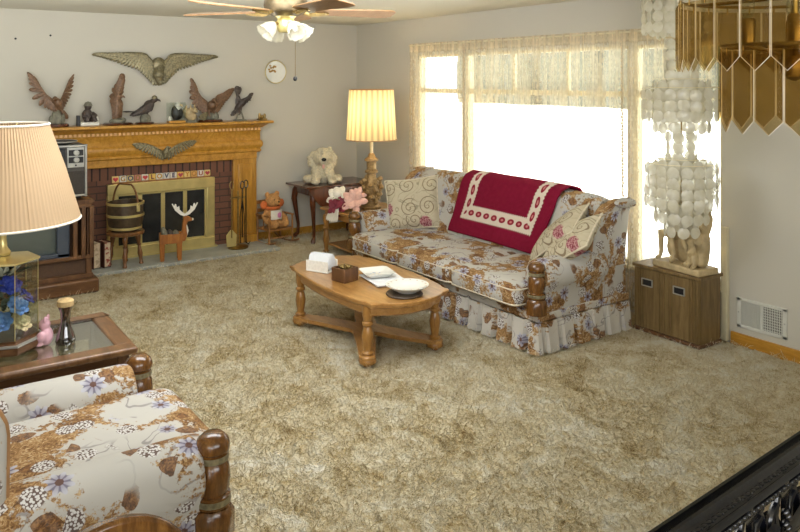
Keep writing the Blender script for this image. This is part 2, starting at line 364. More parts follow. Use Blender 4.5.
# ------------------------------------------------------------------ mesh builder
class MB:
    def __init__(s): s.v = []; s.f = []; s.u = {}
    def add(s, vs, fs, T=None, uvs=None):
        o = len(s.v)
        s.v += [(T @ Vector(p) if T else Vector(p)) for p in vs]
        for k, f in enumerate(fs):
            if uvs: s.u[len(s.f)] = [uvs[i] for i in f]
            s.f.append([i + o for i in f])
        return s
    def box(s, c, d, T=None, rot=None):
        x, y, z = d[0] / 2, d[1] / 2, d[2] / 2
        A = Matrix.Translation(c) @ (rot.to_4x4() if rot else Matrix())
        if T: A = T @ A
        return s.add([(-x, -y, -z), (x, -y, -z), (x, y, -z), (-x, y, -z), (-x, -y, z), (x, -y, z), (x, y, z), (-x, y, z)],
                     [(0, 3, 2, 1), (4, 5, 6, 7), (0, 1, 5, 4), (1, 2, 6, 5), (2, 3, 7, 6), (3, 0, 4, 7)], A)
    def lathe(s, prof, n=20, T=None, c=(0, 0, 0), cap=True):
        A = Matrix.Translation(c)
        if T: A = T @ A
        vs = []; fs = []; uvs = []
        for j, (r, z) in enumerate(prof):
            for i in range(n):
                a = 2 * pi * i / n; vs.append((r * cos(a), r * sin(a), z)); uvs.append((i / n, j / max(1, len(prof) - 1)))
        for j in range(len(prof) - 1):
            for i in range(n):
                k = (i + 1) % n; fs.append((j * n + i, j * n + k, (j + 1) * n + k, (j + 1) * n + i))
        if cap and prof[0][0] > 1e-4: fs.append(tuple(range(n))[::-1])
        if cap and prof[-1][0] > 1e-4: fs.append(tuple(range((len(prof) - 1) * n, len(prof) * n)))
        return s.add(vs, fs, A)
    def tube(s, path, r, n=8, cap=True):
        path = [Vector(p) for p in path]; m = len(path)
        rr = r if isinstance(r, (list, tuple)) else [r] * m
        vs = []; fs = []; up = None
        for i, p in enumerate(path):
            t = (path[min(i + 1, m - 1)] - path[max(i - 1, 0)]).normalized()
            if up is None: up = Vector((0, 0, 1)) if abs(t.z) < .9 else Vector((1, 0, 0))
            b = t.cross(up)
            if b.length < 1e-4: b = t.orthogonal()
            b.normalize(); nn = b.cross(t).normalized(); up = nn
            for k in range(n):
                a = 2 * pi * k / n; vs.append(p + (b * cos(a) + nn * sin(a)) * rr[i])
        for i in range(m - 1):
            for k in range(n):
                q = (k + 1) % n; fs.append((i * n + k, i * n + q, (i + 1) * n + q, (i + 1) * n + k))
        if cap: fs.append(tuple(range(n))[::-1]); fs.append(tuple(range((m - 1) * n, m * n)))
        return s.add(vs, fs)
    def ell(s, c, r, T=None, n=16, m=10, rot=None):
        if not hasattr(r, '__len__'): r = (r, r, r)
        A = Matrix.Translation(c) @ (rot.to_4x4() if rot else Matrix())
        if T: A = T @ A
        vs = [(0, 0, -r[2])]; fs = []
        for j in range(1, m):
            t = pi * j / m
            for i in range(n):
                a = 2 * pi * i / n; vs.append((r[0] * sin(t) * cos(a), r[1] * sin(t) * sin(a), -r[2] * cos(t)))
        vs.append((0, 0, r[2])); e = len(vs) - 1
        for i in range(n):
            k = (i + 1) % n; fs.append((0, 1 + k, 1 + i)); fs.append((e, 1 + (m - 2) * n + i, 1 + (m - 2) * n + k))
            for j in range(m - 2): fs.append((1 + j * n + i, 1 + j * n + k, 1 + (j + 1) * n + k, 1 + (j + 1) * n + i))
        return s.add(vs, fs, A)
    def loft(s, secs, closed=True, cap=True, T=None, uvl=False):
        n = len(secs[0]); vs = [p for q in secs for p in q]; fs = []; f0 = len(s.f)
        for j in range(len(secs) - 1):
            for i in range(n if closed else n - 1):
                k = (i + 1) % n; fs.append((j * n + i, j * n + k, (j + 1) * n + k, (j + 1) * n + i))
        if cap and closed: fs.append(tuple(range(n))[::-1]); fs.append(tuple(range((len(secs) - 1) * n, len(secs) * n)))
        s.add(vs, fs, T)
        if uvl:
            sec0 = max(secs, key=lambda q: sum(math.dist(q[i], q[(i + 1) % n]) for i in range(n)))
            pc = [0]
            for i in range(n): pc.append(pc[-1] + math.dist(sec0[i], sec0[(i + 1) % n]))
            ctr = [sum((Vector(p) for p in q), Vector()) / n for q in secs]; uc = [0]
            for a_, b_ in zip(ctr[:-1], ctr[1:]): uc.append(uc[-1] + (a_ - b_).length)
            k = f0
            for j in range(len(secs) - 1):
                for i in range(n if closed else n - 1):
                    s.u[k] = [(uc[j], pc[i]), (uc[j], pc[i + 1]), (uc[j + 1], pc[i + 1]), (uc[j + 1], pc[i])]; k += 1
            if cap and closed:
                for q, idx in ((secs[0], range(n - 1, -1, -1)), (secs[-1], range(n))):
                    ex = [max(p[c] for p in q) - min(p[c] for p in q) for c in range(3)]; ax = ex.index(min(ex)); a_, b_ = [c for c in range(3) if c != ax]
                    s.u[k] = [(q[i][a_] + 1.3, q[i][b_] + .4) for i in idx]; k += 1
        return s
    def prism(s, out, z0, z1, T=None, inset=0):
        return s.loft([[(x, y, z0) for x, y in out], [(x, y, z1) for x, y in out]], T=T)
    def grid(s, fn, nu, nv, T=None, uvf=None):
        vs = []; uv = []
        for j in range(nv + 1):
            for i in range(nu + 1):
                u, v = i / nu, j / nv; vs.append(fn(u, v)); uv.append(uvf(u, v) if uvf else (u, v))
        fs = [(j * (nu + 1) + i, j * (nu + 1) + i + 1, (j + 1) * (nu + 1) + i + 1, (j + 1) * (nu + 1) + i) for j in range(nv) for i in range(nu)]
        return s.add(vs, fs, T, uv)
    def cushion(s, c, d, e=.35, T=None, rot=None, n=28, m=14, e2=None):
        # superellipsoid: rounded box of full size d
        sg = lambda x, p: math.copysign(abs(x) ** p, x)
        A = Matrix.Translation(c) @ (rot.to_4x4() if rot else Matrix())
        if T: A = T @ A
        e2 = e if e2 is None else e2
        vs = [(0, 0, -d[2] / 2)]; fs = []
        for j in range(1, m):
            t = -pi / 2 + pi * j / m
            for i in range(n):
                a = 2 * pi * i / n
                vs.append((d[0] / 2 * sg(cos(t), e2) * sg(cos(a), e), d[1] / 2 * sg(cos(t), e2) * sg(sin(a), e), d[2] / 2 * sg(sin(t), e2)))
        vs.append((0, 0, d[2] / 2)); L = len(vs) - 1
        for i in range(n):
            k = (i + 1) % n; fs.append((0, 1 + k, 1 + i)); fs.append((L, 1 + (m - 2) * n + i, 1 + (m - 2) * n + k))
            for j in range(m - 2): fs.append((1 + j * n + i, 1 + j * n + k, 1 + (j + 1) * n + k, 1 + (j + 1) * n + i))
        return s.add(vs, fs, A)
    def build(s, name, m, parent=None, bevel=0, smooth=40, uv=None, loc=None, remesh=0, disp=None, sub=0, rsm=0):
        me = bpy.data.meshes.new(name); me.from_pydata([tuple(p) for p in s.v], [], s.f)
        if s.u or uv:
            ul = me.uv_layers.new(name='UVMap')
            for p in me.polygons:
                if uv == 'unfold':
                    zm = max(v_.co.z for v_ in me.vertices); nx = p.normal.x
                    for li in p.loop_indices:
                        q = me.vertices[me.loops[li].vertex_index].co
                        ul.data[li].uv = (q.x + math.copysign(zm - q.z, nx) + .37, q.y + zm) if abs(nx) > .75 else (q.x + .37, q.y + q.z)
                elif p.index in s.u and uv != 'box':
                    for li, c in zip(p.loop_indices, s.u[p.index]): ul.data[li].uv = c
                elif uv == 'box':
                    n = p.normal; ax = max(range(3), key=lambda k: abs(n[k]) * (1.25 if k == 2 else 1))
                    a, b = [(1, 2), (0, 2), (0, 1)][ax]; off = (.37, 0, .71)[ax]
                    for li in p.loop_indices:
                        q = me.vertices[me.loops[li].vertex_index].co; ul.data[li].uv = (q[a] + off, q[b] + off)
        bm = bmesh.new(); bm.from_mesh(me)
        if uv != 'keep' and not s.u: bmesh.ops.remove_doubles(bm, verts=bm.verts, dist=1e-5)
        bmesh.ops.recalc_face_normals(bm, faces=bm.faces); bm.to_mesh(me); bm.free()
        if smooth:
            me.polygons.foreach_set('use_smooth', [True] * len(me.polygons))
            if not remesh: me.set_sharp_from_angle(angle=R(smooth))
        me.materials.append(M[m] if isinstance(m, str) else m)
        o = bpy.data.objects.new(name, me); COL.objects.link(o)
        if parent: o.parent = parent
        if loc: o.location = loc
        if remesh:
            md = o.modifiers.new('union', 'REMESH'); md.mode = 'VOXEL'; md.voxel_size = remesh; md.use_smooth_shade = True
            if rsm:
                k = o.modifiers.new('soften', 'SMOOTH'); k.iterations = rsm; k.factor = .5
        if bevel:
            md = o.modifiers.new('bevel', 'BEVEL'); md.width = bevel; md.segments = 2; md.limit_method = 'ANGLE'; md.angle_limit = R(35)
        if sub:
            md = o.modifiers.new('sub', 'SUBSURF'); md.levels = md.render_levels = sub
        if disp:
            tx = bpy.data.textures.new(name + '_fuzz', 'CLOUDS'); tx.noise_scale = disp[1]; tx.noise_depth = 2
            md = o.modifiers.new('fuzz', 'DISPLACE'); md.texture = tx; md.strength = disp[0]; md.mid_level = .5; md.texture_coords = 'LOCAL'
        return o

def tag(o, label, cat, group=None):
    o['label'] = label; o['category'] = cat
    if group: o['group'] = group
    return o
def thing(name, label, cat, loc=(0, 0, 0), rz=0, group=None):
    o = bpy.data.objects.new(name, None); COL.objects.link(o); o.empty_display_size = .05
    o.location = loc; o.rotation_euler = (0, 0, rz); return tag(o, label, cat, group)
def struct(name, mb, m, **k):
    o = mb.build(name, m, **k); o['kind'] = 'structure'; return o
def bx(c, d, rot=None): return MB().box(c, d, None, rot)
def RZ(a): return Matrix.Rotation(a, 3, 'Z')
def RX(a): return Matrix.Rotation(a, 3, 'X')
def RY(a): return Matrix.Rotation(a, 3, 'Y')
def arc(cx, cy, r, a0, a1, n): return [(cx + r * cos(a0 + (a1 - a0) * i / n), cy + r * sin(a0 + (a1 - a0) * i / n)) for i in range(n + 1)]

WX, WY, CZ = -.3, .22, 2.46        # left wall plane, window wall plane, ceiling height

# ------------------------------------------------------------------ the room
def floor_mesh():
    mb = MB(); x0, x1, y0, y1 = WX, 10.4, -8.2, WY
    mb.add([(x0, y0, 0), (x1, y0, 0), (x1, y1, 0), (x0, y1, 0)], [(0, 1, 2, 3)])
    return mb
fb = MB()
def ff(u, v):
    x = WX + u * (6.9 - WX); y = -5.2 + v * (WY + 5.2)
    h = .010 * (mnoise.noise(Vector((x * 9, y * 9, 0))) + .7 * mnoise.noise(Vector((x * 24, y * 24, 3)))) - .012
    return (x, y, h)
fb.grid(ff, 420, 320)
fb.add([(6.9, -8.2, -.012), (10.4, -8.2, -.012), (10.4, WY, -.012), (6.9, WY, -.012)], [(0, 1, 2, 3)])
fb.add([(WX, -8.2, -.012), (6.9, -8.2, -.012), (6.9, -5.2, -.012), (WX, -5.2, -.012)], [(0, 1, 2, 3)])
struct('floor', fb, 'carpet', smooth=80)
pile = MB()
for x0_, x1_, y0_, y1_ in ((.33, 6.9, -5.2, WY - .02), (WX + .02, .33, -1.08, WY - .02), (WX + .02, .33, -5.2, -3.32)): pile.add([(x0_, y0_, -.006), (x1_, y0_, -.006), (x1_, y1_ - .02, -.006), (x0_, y1_ - .02, -.006)], [(0, 1, 2, 3)])
pile = pile.build('carpet_pile', 'carpet', None, smooth=0)
pile['kind'] = 'stuff'; tag(pile, 'beige and cream shag carpet pile covering the whole floor', 'carpet')
pm_ = pile.modifiers.new('pile', 'PARTICLE_SYSTEM'); ps = pile.particle_systems[0].settings
ps.type = 'HAIR'; ps.count = 170000; ps.hair_length = .034; ps.hair_step = 3; ps.display_step = 2; ps.render_step = 3
ps.emit_from = 'FACE'; ps.use_advanced_hair = True; ps.normal_factor = .0; ps.tangent_factor = 0
ps.factor_random = .0; ps.brownian_factor = .03; ps.length_random = .5
ps.root_radius = .0042; ps.tip_radius = .0012; ps.radius_scale = 1.0
struct('ceiling', bx((5.05, -4, CZ + .05), (10.9, 8.7, .1)), 'ceil', smooth=0)
struct('wall_left', bx((WX - .06, -4, CZ / 2 - .1), (.12, 8.6, CZ + .2)), 'wall', smooth=0)
# window wall with three openings
WIN = [(.95, 1.715), (1.76, 3.74), (3.785, 4.53)]; ZB, ZT = .36, 2.06
wb = MB(); xs = [WX - .12] + [q for w in WIN for q in w] + [10.4]
for i in range(0, len(xs), 2): wb.box(((xs[i] + xs[i + 1]) / 2, WY + .06, CZ / 2 - .1), (xs[i + 1] - xs[i], .12, CZ + .2))
for a, b in WIN:
    wb.box(((a + b) / 2, WY + .06, ZB / 2 - .1), (b - a, .12, ZB + .2)); wb.box(((a + b) / 2, WY + .06, (CZ + ZT) / 2), (b - a, .12, CZ - ZT))
struct('wall_window', wb, 'wall', smooth=0)
struct('wall_right', bx((10.46, -4, CZ / 2 - .1), (.12, 8.6, CZ + .2)), 'wall', smooth=0)
struct('wall_back', bx((5.05, -8.26, CZ / 2 - .1), (10.9, .12, CZ + .2)), 'wall', smooth=0)
for k, (a, b) in enumerate(WIN):
    f = MB(); t = .025; y = WY + .05; w = b - a
    f.box((a + t / 2, y, (ZB + ZT) / 2), (t, .06, ZT - ZB)); f.box((b - t / 2, y, (ZB + ZT) / 2), (t, .06, ZT - ZB))
    f.box(((a + b) / 2, y, ZT - t / 2), (w, .06, t)); f.box(((a + b) / 2, y, ZB + t / 2), (w, .06, t))
    f.box(((a + b) / 2, y, 1.68), (w, .05, .045))
    if k != 1: pass
    else:
        for q in (1, 2): f.box((a + w * q / 3, y, 1.87), (.025, .03, ZT - 1.68))
    o = struct('window_%d' % (k + 1), f, 'offwhite', smooth=0)
    g = bx(((a + b) / 2, y, (ZB + ZT) / 2), (w - .02, .006, ZT - ZB - .02)).build('window_pane', 'window_glass', o, smooth=0)
    bx(((a + b) / 2, WY - .02, ZB - .015), (w + .02, .05, .03)).build('window_sill', 'offwhite', o, smooth=0)
struct('baseboard_left', bx((WX + .008, -3.4, .03), (.016, 9.2 - 2.0, .10)), 'mantel', smooth=0, bevel=.004)
struct('baseboard_window', bx((7.5, WY - .008, .025), (5.8, .016, .095)), 'mantel', smooth=0, bevel=.004)
struct('trim_1', bx((4.565, WY - .02, .39), (.045, .035, .78)), 'offwhite', smooth=0, bevel=.004)
# outdoors: pale sunlit yard, hedge line, roof overhang
M['yard'] = plain('pale_bright_yard', (236, 236, 228), .9, 0, .05, 2)
M['hedge'] = plain('distant_hedge', (40, 44, 34), .9, 0, .4, 3)
struct('yard_ground', MB().add([(-60, .5, -.5), (70, .5, -.5), (70, 60, -.5), (-60, 60, -.5)], [(0, 1, 2, 3)]), 'yard', smooth=0)
hb = MB()
for i in range(46):
    hb.ell((-50 + i * 2.4 + random.uniform(-.5, .5), 46 + random.uniform(-1, 1), 2.0), (2.2, 2, 5 + random.uniform(-1, 2)), n=10, m=7)
struct('hedge_row', hb, 'hedge')
struct('roof_overhang', bx((5, .75, 2.42), (12, .8, .08)), 'offwhite', smooth=0)

# ------------------------------------------------------------------ fireplace
FX = WX
fp = thing('fireplace', 'honey oak fireplace mantel with dark brick face on the far left wall', 'fireplace', (FX, -2.2, 0))
# local: x out from wall, y along wall (right +), z up
bx((.05, 0, .48), (.10, 1.56, .96)).build('brick_surround', 'brick', fp, smooth=0)
bx((.345, .0, .006), (.53, 2.2, .03)).build('hearth_slab', 'slate', fp, smooth=0, bevel=.004)
for s in (-1, 1):
    c = s * .90 if s < 0 else .905
    p = bx((.07, c, .47), (.14, .27, .94)).build('pilaster', 'mantel_v', fp, bevel=.006, smooth=30)
    q = MB(); q.box((.145, c, .50), (.02, .17, .76))
    q.build('raised_panel', 'mantel_v', p, bevel=.008, smooth=30)
    bx((.085, c, .05), (.17, .29, .10)).build('plinth_block', 'mantel_v', p, bevel=.006, smooth=30)
bx((.075, 0, .98), (.15, 2.08, .10)).build('lower_frieze', 'mantel', fp, bevel=.006, smooth=30)
# profiled frieze and crown swept along the front with returns
def sweep(prof, hw):   # prof: list of (out, z)
    mb = MB(); secs = []
    for (yy, m_) in ((-1, 0), (1, 0)):
        secs.append([(x, yy * (hw + x), z) for x, z in prof])
    mb.loft([secs[0], secs[1]]); return mb
pf = [(0, 1.00), (.15, 1.00), (.165, 1.015), (.165, 1.03), (.155, 1.04), (.175, 1.07), (.18, 1.10), (.17, 1.125), (.155, 1.135), (.155, 1.225), (.165, 1.24), (0, 1.24)]
sweep(pf, .92).build('frieze_molding', 'mantel', fp, smooth=35)
sweep([(0, 1.24), (.17, 1.24), (.17, 1.246), (.17, 1.272), (.185, 1.272), (.20, 1.285), (.24, 1.315), (.26, 1.32), (0, 1.32)], .90).build('crown_molding', 'mantel', fp, smooth=30)
bx((.155, 0, 1.335), (.31, 2.34, .03)).build('mantel_shelf', 'mantel', fp, bevel=.008, smooth=30)
d = MB()
for i in range(52): d.box((.177, -1.05 + i * 2.10 / 51, 1.258), (.02, .022, .024))
dm = d.build('dentil_molding', plain('pale_oak_dentils', (222, 176, 116), .5), fp, smooth=0)
dm['label'] = 'row of small pale dentil blocks'

# brass fireplace screen
sc = thing('fireplace_screen', 'brass framed fireplace screen with smoked glass doors', 'fireplace screen', (FX + .105, -2.19, .022))
f = MB(); W, Hh = 1.10, .74
f.box((.02, -W / 2 + .045, Hh / 2), (.04, .09, Hh)); f.box((.02, W / 2 - .045, Hh / 2), (.04, .09, Hh))
f.box((.02, 0, Hh - .055), (.045, W, .11)); f.box((.02, 0, .055), (.045, W, .11))
f.build('brass_frame', 'brass', sc, bevel=.008)
for k in range(4):
    c = -W / 2 + .09 + (W - .18) * (k + .5) / 4
    g = bx((.012, c, .37), (.012, (W - .18) / 4 - .03, .50)).build('glass_door', 'soot', sc, smooth=0)
    e = MB(); w2 = (W - .18) / 8
    for s in (-1, 1): e.box((.022, c + s * (w2 - .01), .37), (.02, .02, .53))
    e.box((.022, c, .37 + .255), (.02, 2 * w2, .02)); e.box((.022, c, .37 - .255), (.02, 2 * w2, .02))
    e.build('door_frame', 'brass', g, bevel=.003)
bx((.03, 0, -.0), (.06, 1.14, .03)).build('brass_threshold', 'brass', sc)

# letter blocks along the screen top
def text_mesh(ch, size, ext):
    cu = bpy.data.curves.new('t', 'FONT'); cu.body = ch; cu.size = size; cu.extrude = ext; cu.offset = .0022; cu.align_x = 'CENTER'; cu.align_y = 'CENTER'
    o = bpy.data.objects.new('t', cu); COL.objects.link(o)
    dg = bpy.context.evaluated_depsgraph_get(); dg.update(); me = bpy.data.meshes.new_from_object(o.evaluated_get(dg))
    vs = [tuple(v.co) for v in me.vertices]; fs = [tuple(p.vertices) for p in me.polygons]
    bpy.data.objects.remove(o); bpy.data.meshes.remove(me); return vs, fs
sg = thing('word_sign', 'row of letter blocks reading GOD LOVE YOU with hearts on the brass screen', 'sign', (FX + .125, -2.19, .762))
bx((0, 0, .008), (.02, 1.0, .016)).build('sign_base', 'pine', sg, smooth=0)
def heart(mb, c, s, T):
    pts = [(16 * sin(t) ** 3 * s / 32, (13 * cos(t) - 5 * cos(2 * t) - 2 * cos(3 * t) - cos(4 * t)) * s / 32) for t in [2 * pi * i / 24 for i in range(24)]]
    mb.prism(pts, 0, .006, T)
cols = [(222, 196, 128), (214, 214, 206), (206, 186, 132), (206, 132, 116), (222, 214, 196), (226, 188, 96), (216, 212, 200), (212, 206, 198), (224, 216, 204), (226, 182, 92), (222, 190, 120), (212, 160, 90), (224, 214, 206)]
seq = ['H', 'G', 'O', 'D', 'H', 'L', 'O', 'V', 'E', 'H', 'Y', 'O', 'U', 'H']
ink = [(196, 60, 70), (170, 130, 60), (60, 70, 96), (150, 120, 60), (190, 60, 60), (120, 70, 60), (190, 140, 40), (60, 70, 96), (70, 60, 90), (170, 60, 80), (190, 130, 30), (170, 120, 50), (150, 80, 40), (180, 60, 70)]
for i, ch in enumerate(seq):
    yy = -.47 + i * .0723; bc = cols[i % len(cols)]
    b = bx((0, yy, .046), (.02, .066, .062)).build('letter_block' if ch != 'H' else 'heart_block', plain('block_%d' % i, bc, .5), sg, bevel=.004)
    T = Matrix.Translation((.009, yy, .046)) @ Matrix(((0, 0, 1, 0), (1, 0, 0, 0), (0, 1, 0, 0), (0, 0, 0, 1)))
    mk = MB()
    if ch == 'H': heart(mk, None, .05, T)
    else:
        vs, fs = text_mesh(ch, .066, .004); mk.add(vs, fs, T)
    mk.build('heart_mark' if ch == 'H' else 'letter', plain('ink_%d' % i, ink[i], .5), b, smooth=0)

# ------------------------------------------------------------------ eagles
def feather(mb, b, d, nrm, L, w):
    d = Vector(d).normalized(); nrm = Vector(nrm).normalized(); sd = d.cross(nrm).normalized(); nrm = sd.cross(d).normalized(); b = Vector(b)
    secs = []
    for t, ww in ((0, .45), (.3, .95), (.72, 1), (.92, .6), (1, .12)):
        c = b + d * L * t + nrm * (.05 * L * sin(t * pi)); h = w * ww / 2; th = max(.0025, w * .10)
        secs.append([c - sd * h, c + nrm * th * 1.6, c + sd * h, c - nrm * th])
    mb.loft(secs)
def wing(pts, d0, d1, L0, L1, n, nrm, w, kw=1.25):
    mb = MB(); pts = [Vector(p) for p in pts]; d0 = Vector(d0).normalized(); d1 = Vector(d1).normalized(); nrm = Vector(nrm)
    def at(t):
        t *= len(pts) - 1; i = min(int(t), len(pts) - 2); return pts[i].lerp(pts[i + 1], t - i)
    for i in range(n):
        t = i / (n - 1); d = d0.lerp(d1, t ** 1.3); L = L0 + (L1 - L0) * t
        feather(mb, at(t), d, nrm, L, w * (kw if t < .75 else min(kw, 1)))
        feather(mb, at(t) + nrm * w * .14, d, nrm, L * .62, w * kw * .95)
        feather(mb, at(t) + nrm * w * .24, d, nrm, L * .28, w * .8)
    mb.tube([at(k / 10) for k in range(11)], [w * (.55 - .04 * k) for k in range(11)], 8)
    return mb
def eagle_body(mb, c, tilt, L, r, head_dir, T=None, tail=True, hd=1.0):
    # body axis from tail to neck; tilt = (dx,dy,dz)
    c = Vector(c); a = Vector(tilt).normalized(); h = Vector(head_dir).normalized()
    q = a.to_track_quat('Z', 'Y').to_matrix()
    mb.ell(c, (r, r, L / 2), rot=q); mb.ell(c + a * L * .2, (r * 1.12, r * 1.12, L * .33), rot=q)
    nk = c + a * L * .48; hp = nk + a * r * .55 + h * r * .35
    mb.tube([c + a * L * .25, nk, hp], [r * .8, r * .62, r * .55], 10)
    mb.ell(hp, (r * .58 * hd,) * 3)
    b = hp + h * r * .5
    mb.tube([b, b + h * r * .35, b + h * r * .6 + Vector((0, 0, -r * .22)), b + h * r * .62 + Vector((0, 0, -r * .45))], [r * .28, r * .24, r * .15, r * .04], 8)
    return hp
def legs(mb, c, r, dz, sp):
    for s in (-1, 1):
        x = c[0] + s * sp; mb.tube([(x, c[1], c[2]), (x, c[1] - r * .1, c[2] - dz * .6), (x, c[1] - r * .2, c[2] - dz)], [r * .42, r * .25, r * .16], 8)
        for k in (-1, 0, 1): mb.tube([(x, c[1] - r * .2, c[2] - dz), (x + k * r * .28, c[1] - r * .75, c[2] - dz - r * .05)], [r * .15, r * .07], 6)
def rock(mb, r, h, seed=1):
    random.seed(seed)
    for i in range(9):
        a = i * 2.4; q = random.uniform(.1, .6) * r
        mb.ell((q * cos(a), q * sin(a) * .7, h * random.uniform(.2, .5)), (r * random.uniform(.3, .55), r * random.uniform(.3, .5), h * random.uniform(.35, .55)), n=10, m=7)
RF = pi / 2                                                    # figurines face the room: local -y -> +x
SH = 1.351
G = 'eagle figurines on the mantel'
# raised-wing eagle, left end
e = thing('eagle_figurine', 'bronze eagle figurine with raised narrow wings at the left end of the mantel', 'figurine', (FX + .15, -3.20, SH), RF, G)
MB().lathe([(.105, 0), (.11, .008), (.105, .025), (.095, .03)], 28).build('round_base', 'mahogany', e)
r_ = MB(); rock(r_, .08, .14, 3); r_.build('rock', 'greyrock', e, remesh=.008, loc=(0, 0, .028))
b = MB(); hp = eagle_body(b, (.02, -.01, .20), (-.25, -.25, .55), .14, .035, (-.8, -.6, -.2)); legs(b, (.02, -.01, .19), .04, .07, .025)
feather(b, (.04, .01, .16), (.5, .3, -.7), (0, -1, 0), .12, .06); b.build('eagle_body', 'bronze', e, remesh=.005)
wing([(-.01, 0, .22), (-.09, .03, .30), (-.16, .05, .42)], (.2, 0, -1), (-.45, 0, .5), .10, .13, 13, (.1, -1, .1), .034).build('wing', 'bronze', e)
wing([(.03, 0, .22), (.07, .03, .31), (.11, .05, .42)], (.5, .5, -.6), (.5, .1, .7), .08, .10, 11, (.5, -.8, .1), .024).build('wing', 'bronze', e)
# seated figure
e = thing('seated_figurine', 'small dark seated figure on a white base beside the mantel eagle', 'figurine', (FX + .15, -2.91, SH), RF)
bx((0, 0, .018), (.17, .10, .036)).build('base', 'whitefig', e, bevel=.008)
bx((-.095, .02, .05), (.03, .05, .10)).build('dark_block', 'black', e, bevel=.003)
b = MB(); b.ell((-.015, .01, .10), (.05, .04, .065)); b.ell((-.01, 0, .185), (.034, .034, .038)); b.tube([(-.05, 0, .12), (-.06, -.05, .09), (-.0, -.06, .09)], [.02, .018, .014])
b.tube([(.03, 0, .12), (.05, -.05, .10), (.01, -.06, .09)], [.02, .018, .014]); b.tube([(-.03, 0, .06), (-.03, -.07, .07), (-.03, -.07, .04)], [.026, .022, .018]); b.tube([(.02, 0, .06), (.04, -.07, .07), (.05, -.07, .04)], [.026, .022, .018])
b.build('figure', 'darkbronze', e, remesh=.005)
MB().lathe([(.0, .235), (.028, .225), (.038, .20), (.044, .195), (.03, .19)], 16, c=(-.01, 0, 0)).build('hat', 'greyrock', e)
MB().lathe([(.02, .0), (.028, .02), (.02, .05), (.0, .055)], 12, c=(.055, -.03, .036)).build('small_pot', 'whitefig', e)
# tall eagle with one upright wing
e = thing('eagle_figurine', 'tall brown eagle figurine holding its wings in one upright column', 'figurine', (FX + .15, -2.64, SH), RF, G)
MB().lathe([(.14, 0), (.145, .008), (.13, .02)], 28).build('round_base', 'mahogany', e)
r_ = MB(); rock(r_, .09, .06, 5); r_.build('rock', 'greyrock', e, remesh=.008, loc=(0, 0, .018))
b = MB(); eagle_body(b, (.0, 0, .16), (-.05, -.1, .9), .20, .045, (1, -.3, 0)); legs(b, (0, 0, .1), .03, .05, .03); b.build('eagle_body', 'bronze', e, remesh=.005)
for s in (-1, 1):
    wing([(s * .008 - .012, s * .03, .10), (s * .010 - .005, s * .03, .26), (s * .010 + .03, s * .03, .40)], (-.1 + s * .1, .1, -.5), (.16 + s * .05, .1, 1), .06, .11, 15, (.1 * s, -1, .15), .048).build('wing', 'bronze', e)
# perched eagle
e = thing('eagle_figurine', 'perched eagle figurine leaning forward with its tail stretched to the left', 'figurine', (FX + .15, -2.38, SH), RF, G)
MB().lathe([(.09, 0), (.095, .008), (.085, .018)], 24).build('round_base', 'mahogany', e)
r_ = MB(); rock(r_, .075, .10, 8); r_.build('rock', 'greyrock', e, remesh=.008, loc=(0, 0, .014))
b = MB(); eagle_body(b, (.02, 0, .16), (.55, -.1, .7), .17, .045, (1, -.2, -.1)); legs(b, (0, 0, .12), .035, .05, .025); b.build('eagle_body', 'darkbronze', e, remesh=.005)
b = MB()
for k in range(5): feather(b, (-.03, .01 * k - .02, .11), (-1, .12 * (k - 2), -.02 + .1), (0, 0, 1), .17, .04)
b.build('tail', 'darkbronze', e)
for s in (-1, 1): wing([(.07, s * .03, .20), (.0, s * .05, .18), (-.03, s * .05, .14)], (-.3, 0, -1), (-.9, 0, -.5), .08, .12, 8, (0, s, .1), .03).build('wing', 'darkbronze', e)
MB().ell((.095, -.012, .26), (.028, .026, .026)).build('pale_head', 'silvergold', e)
# white headed eagle bust in a display
e = thing('eagle_bust', 'white headed black eagle bust standing in a small clear display box', 'figurine', (FX + .15, -2.06, SH), RF, G)
bx((0, 0, .012), (.17, .09, .024)).build('base', 'mantel', e, bevel=.003)
b = MB(); b.ell((.01, 0, .095), (.062, .045, .07)); b.ell((.0, .0, .12), (.05, .04, .06)); b.tube([(0, 0, .03), (0, 0, .08)], [.03, .045]); b.build('eagle_bust_body', 'black', e, remesh=.006)
b = MB(); b.ell((.012, -.01, .185), (.032, .032, .034)); b.tube([(.012, -.01, .165), (.01, 0, .14)], [.03, .042]); b.build('white_head', 'whitefig', e, remesh=.005)
MB().tube([(.03, -.035, .185), (.045, -.05, .18), (.047, -.052, .165)], [.012, .01, .003]).build('beak', 'creamflower', e)
bx((.0, -.0, .117), (.17, .10, .185)).build('clear_box', 'clear', e, smooth=0)
bx((-.075, -.02, .045), (.03, .03, .045)).build('white_cube', 'whitefig', e, bevel=.003)
# fox-like small animal
e = thing('animal_figurine', 'small grey and tan animal figurine with pointed ears next to the large spread eagle', 'figurine', (FX + .15, -1.90, SH), RF)
MB().lathe([(.07, 0), (.07, .015), (.06, .02)], 20).build('round_base', 'greyrock', e)
b = MB(); b.ell((0, 0, .06), (.06, .045, .05)); b.ell((-.02, 0, .10), (.035, .035, .05)); b.ell((.02, -.03, .125), (.032, .04, .03)); b.tube([(.02, -.05, .12), (.035, -.085, .11)], [.02, .01])
for s in (-1, 1): b.tube([(.01 + s * .018, -.02, .14), (.005 + s * .024, -.015, .19)], [.014, .003], 6)
b.tube([(-.04, .02, .05), (-.06, .02, .12), (-.045, .01, .18)], [.02, .024, .006]); b.build('animal_body', 'statue', e, remesh=.005)
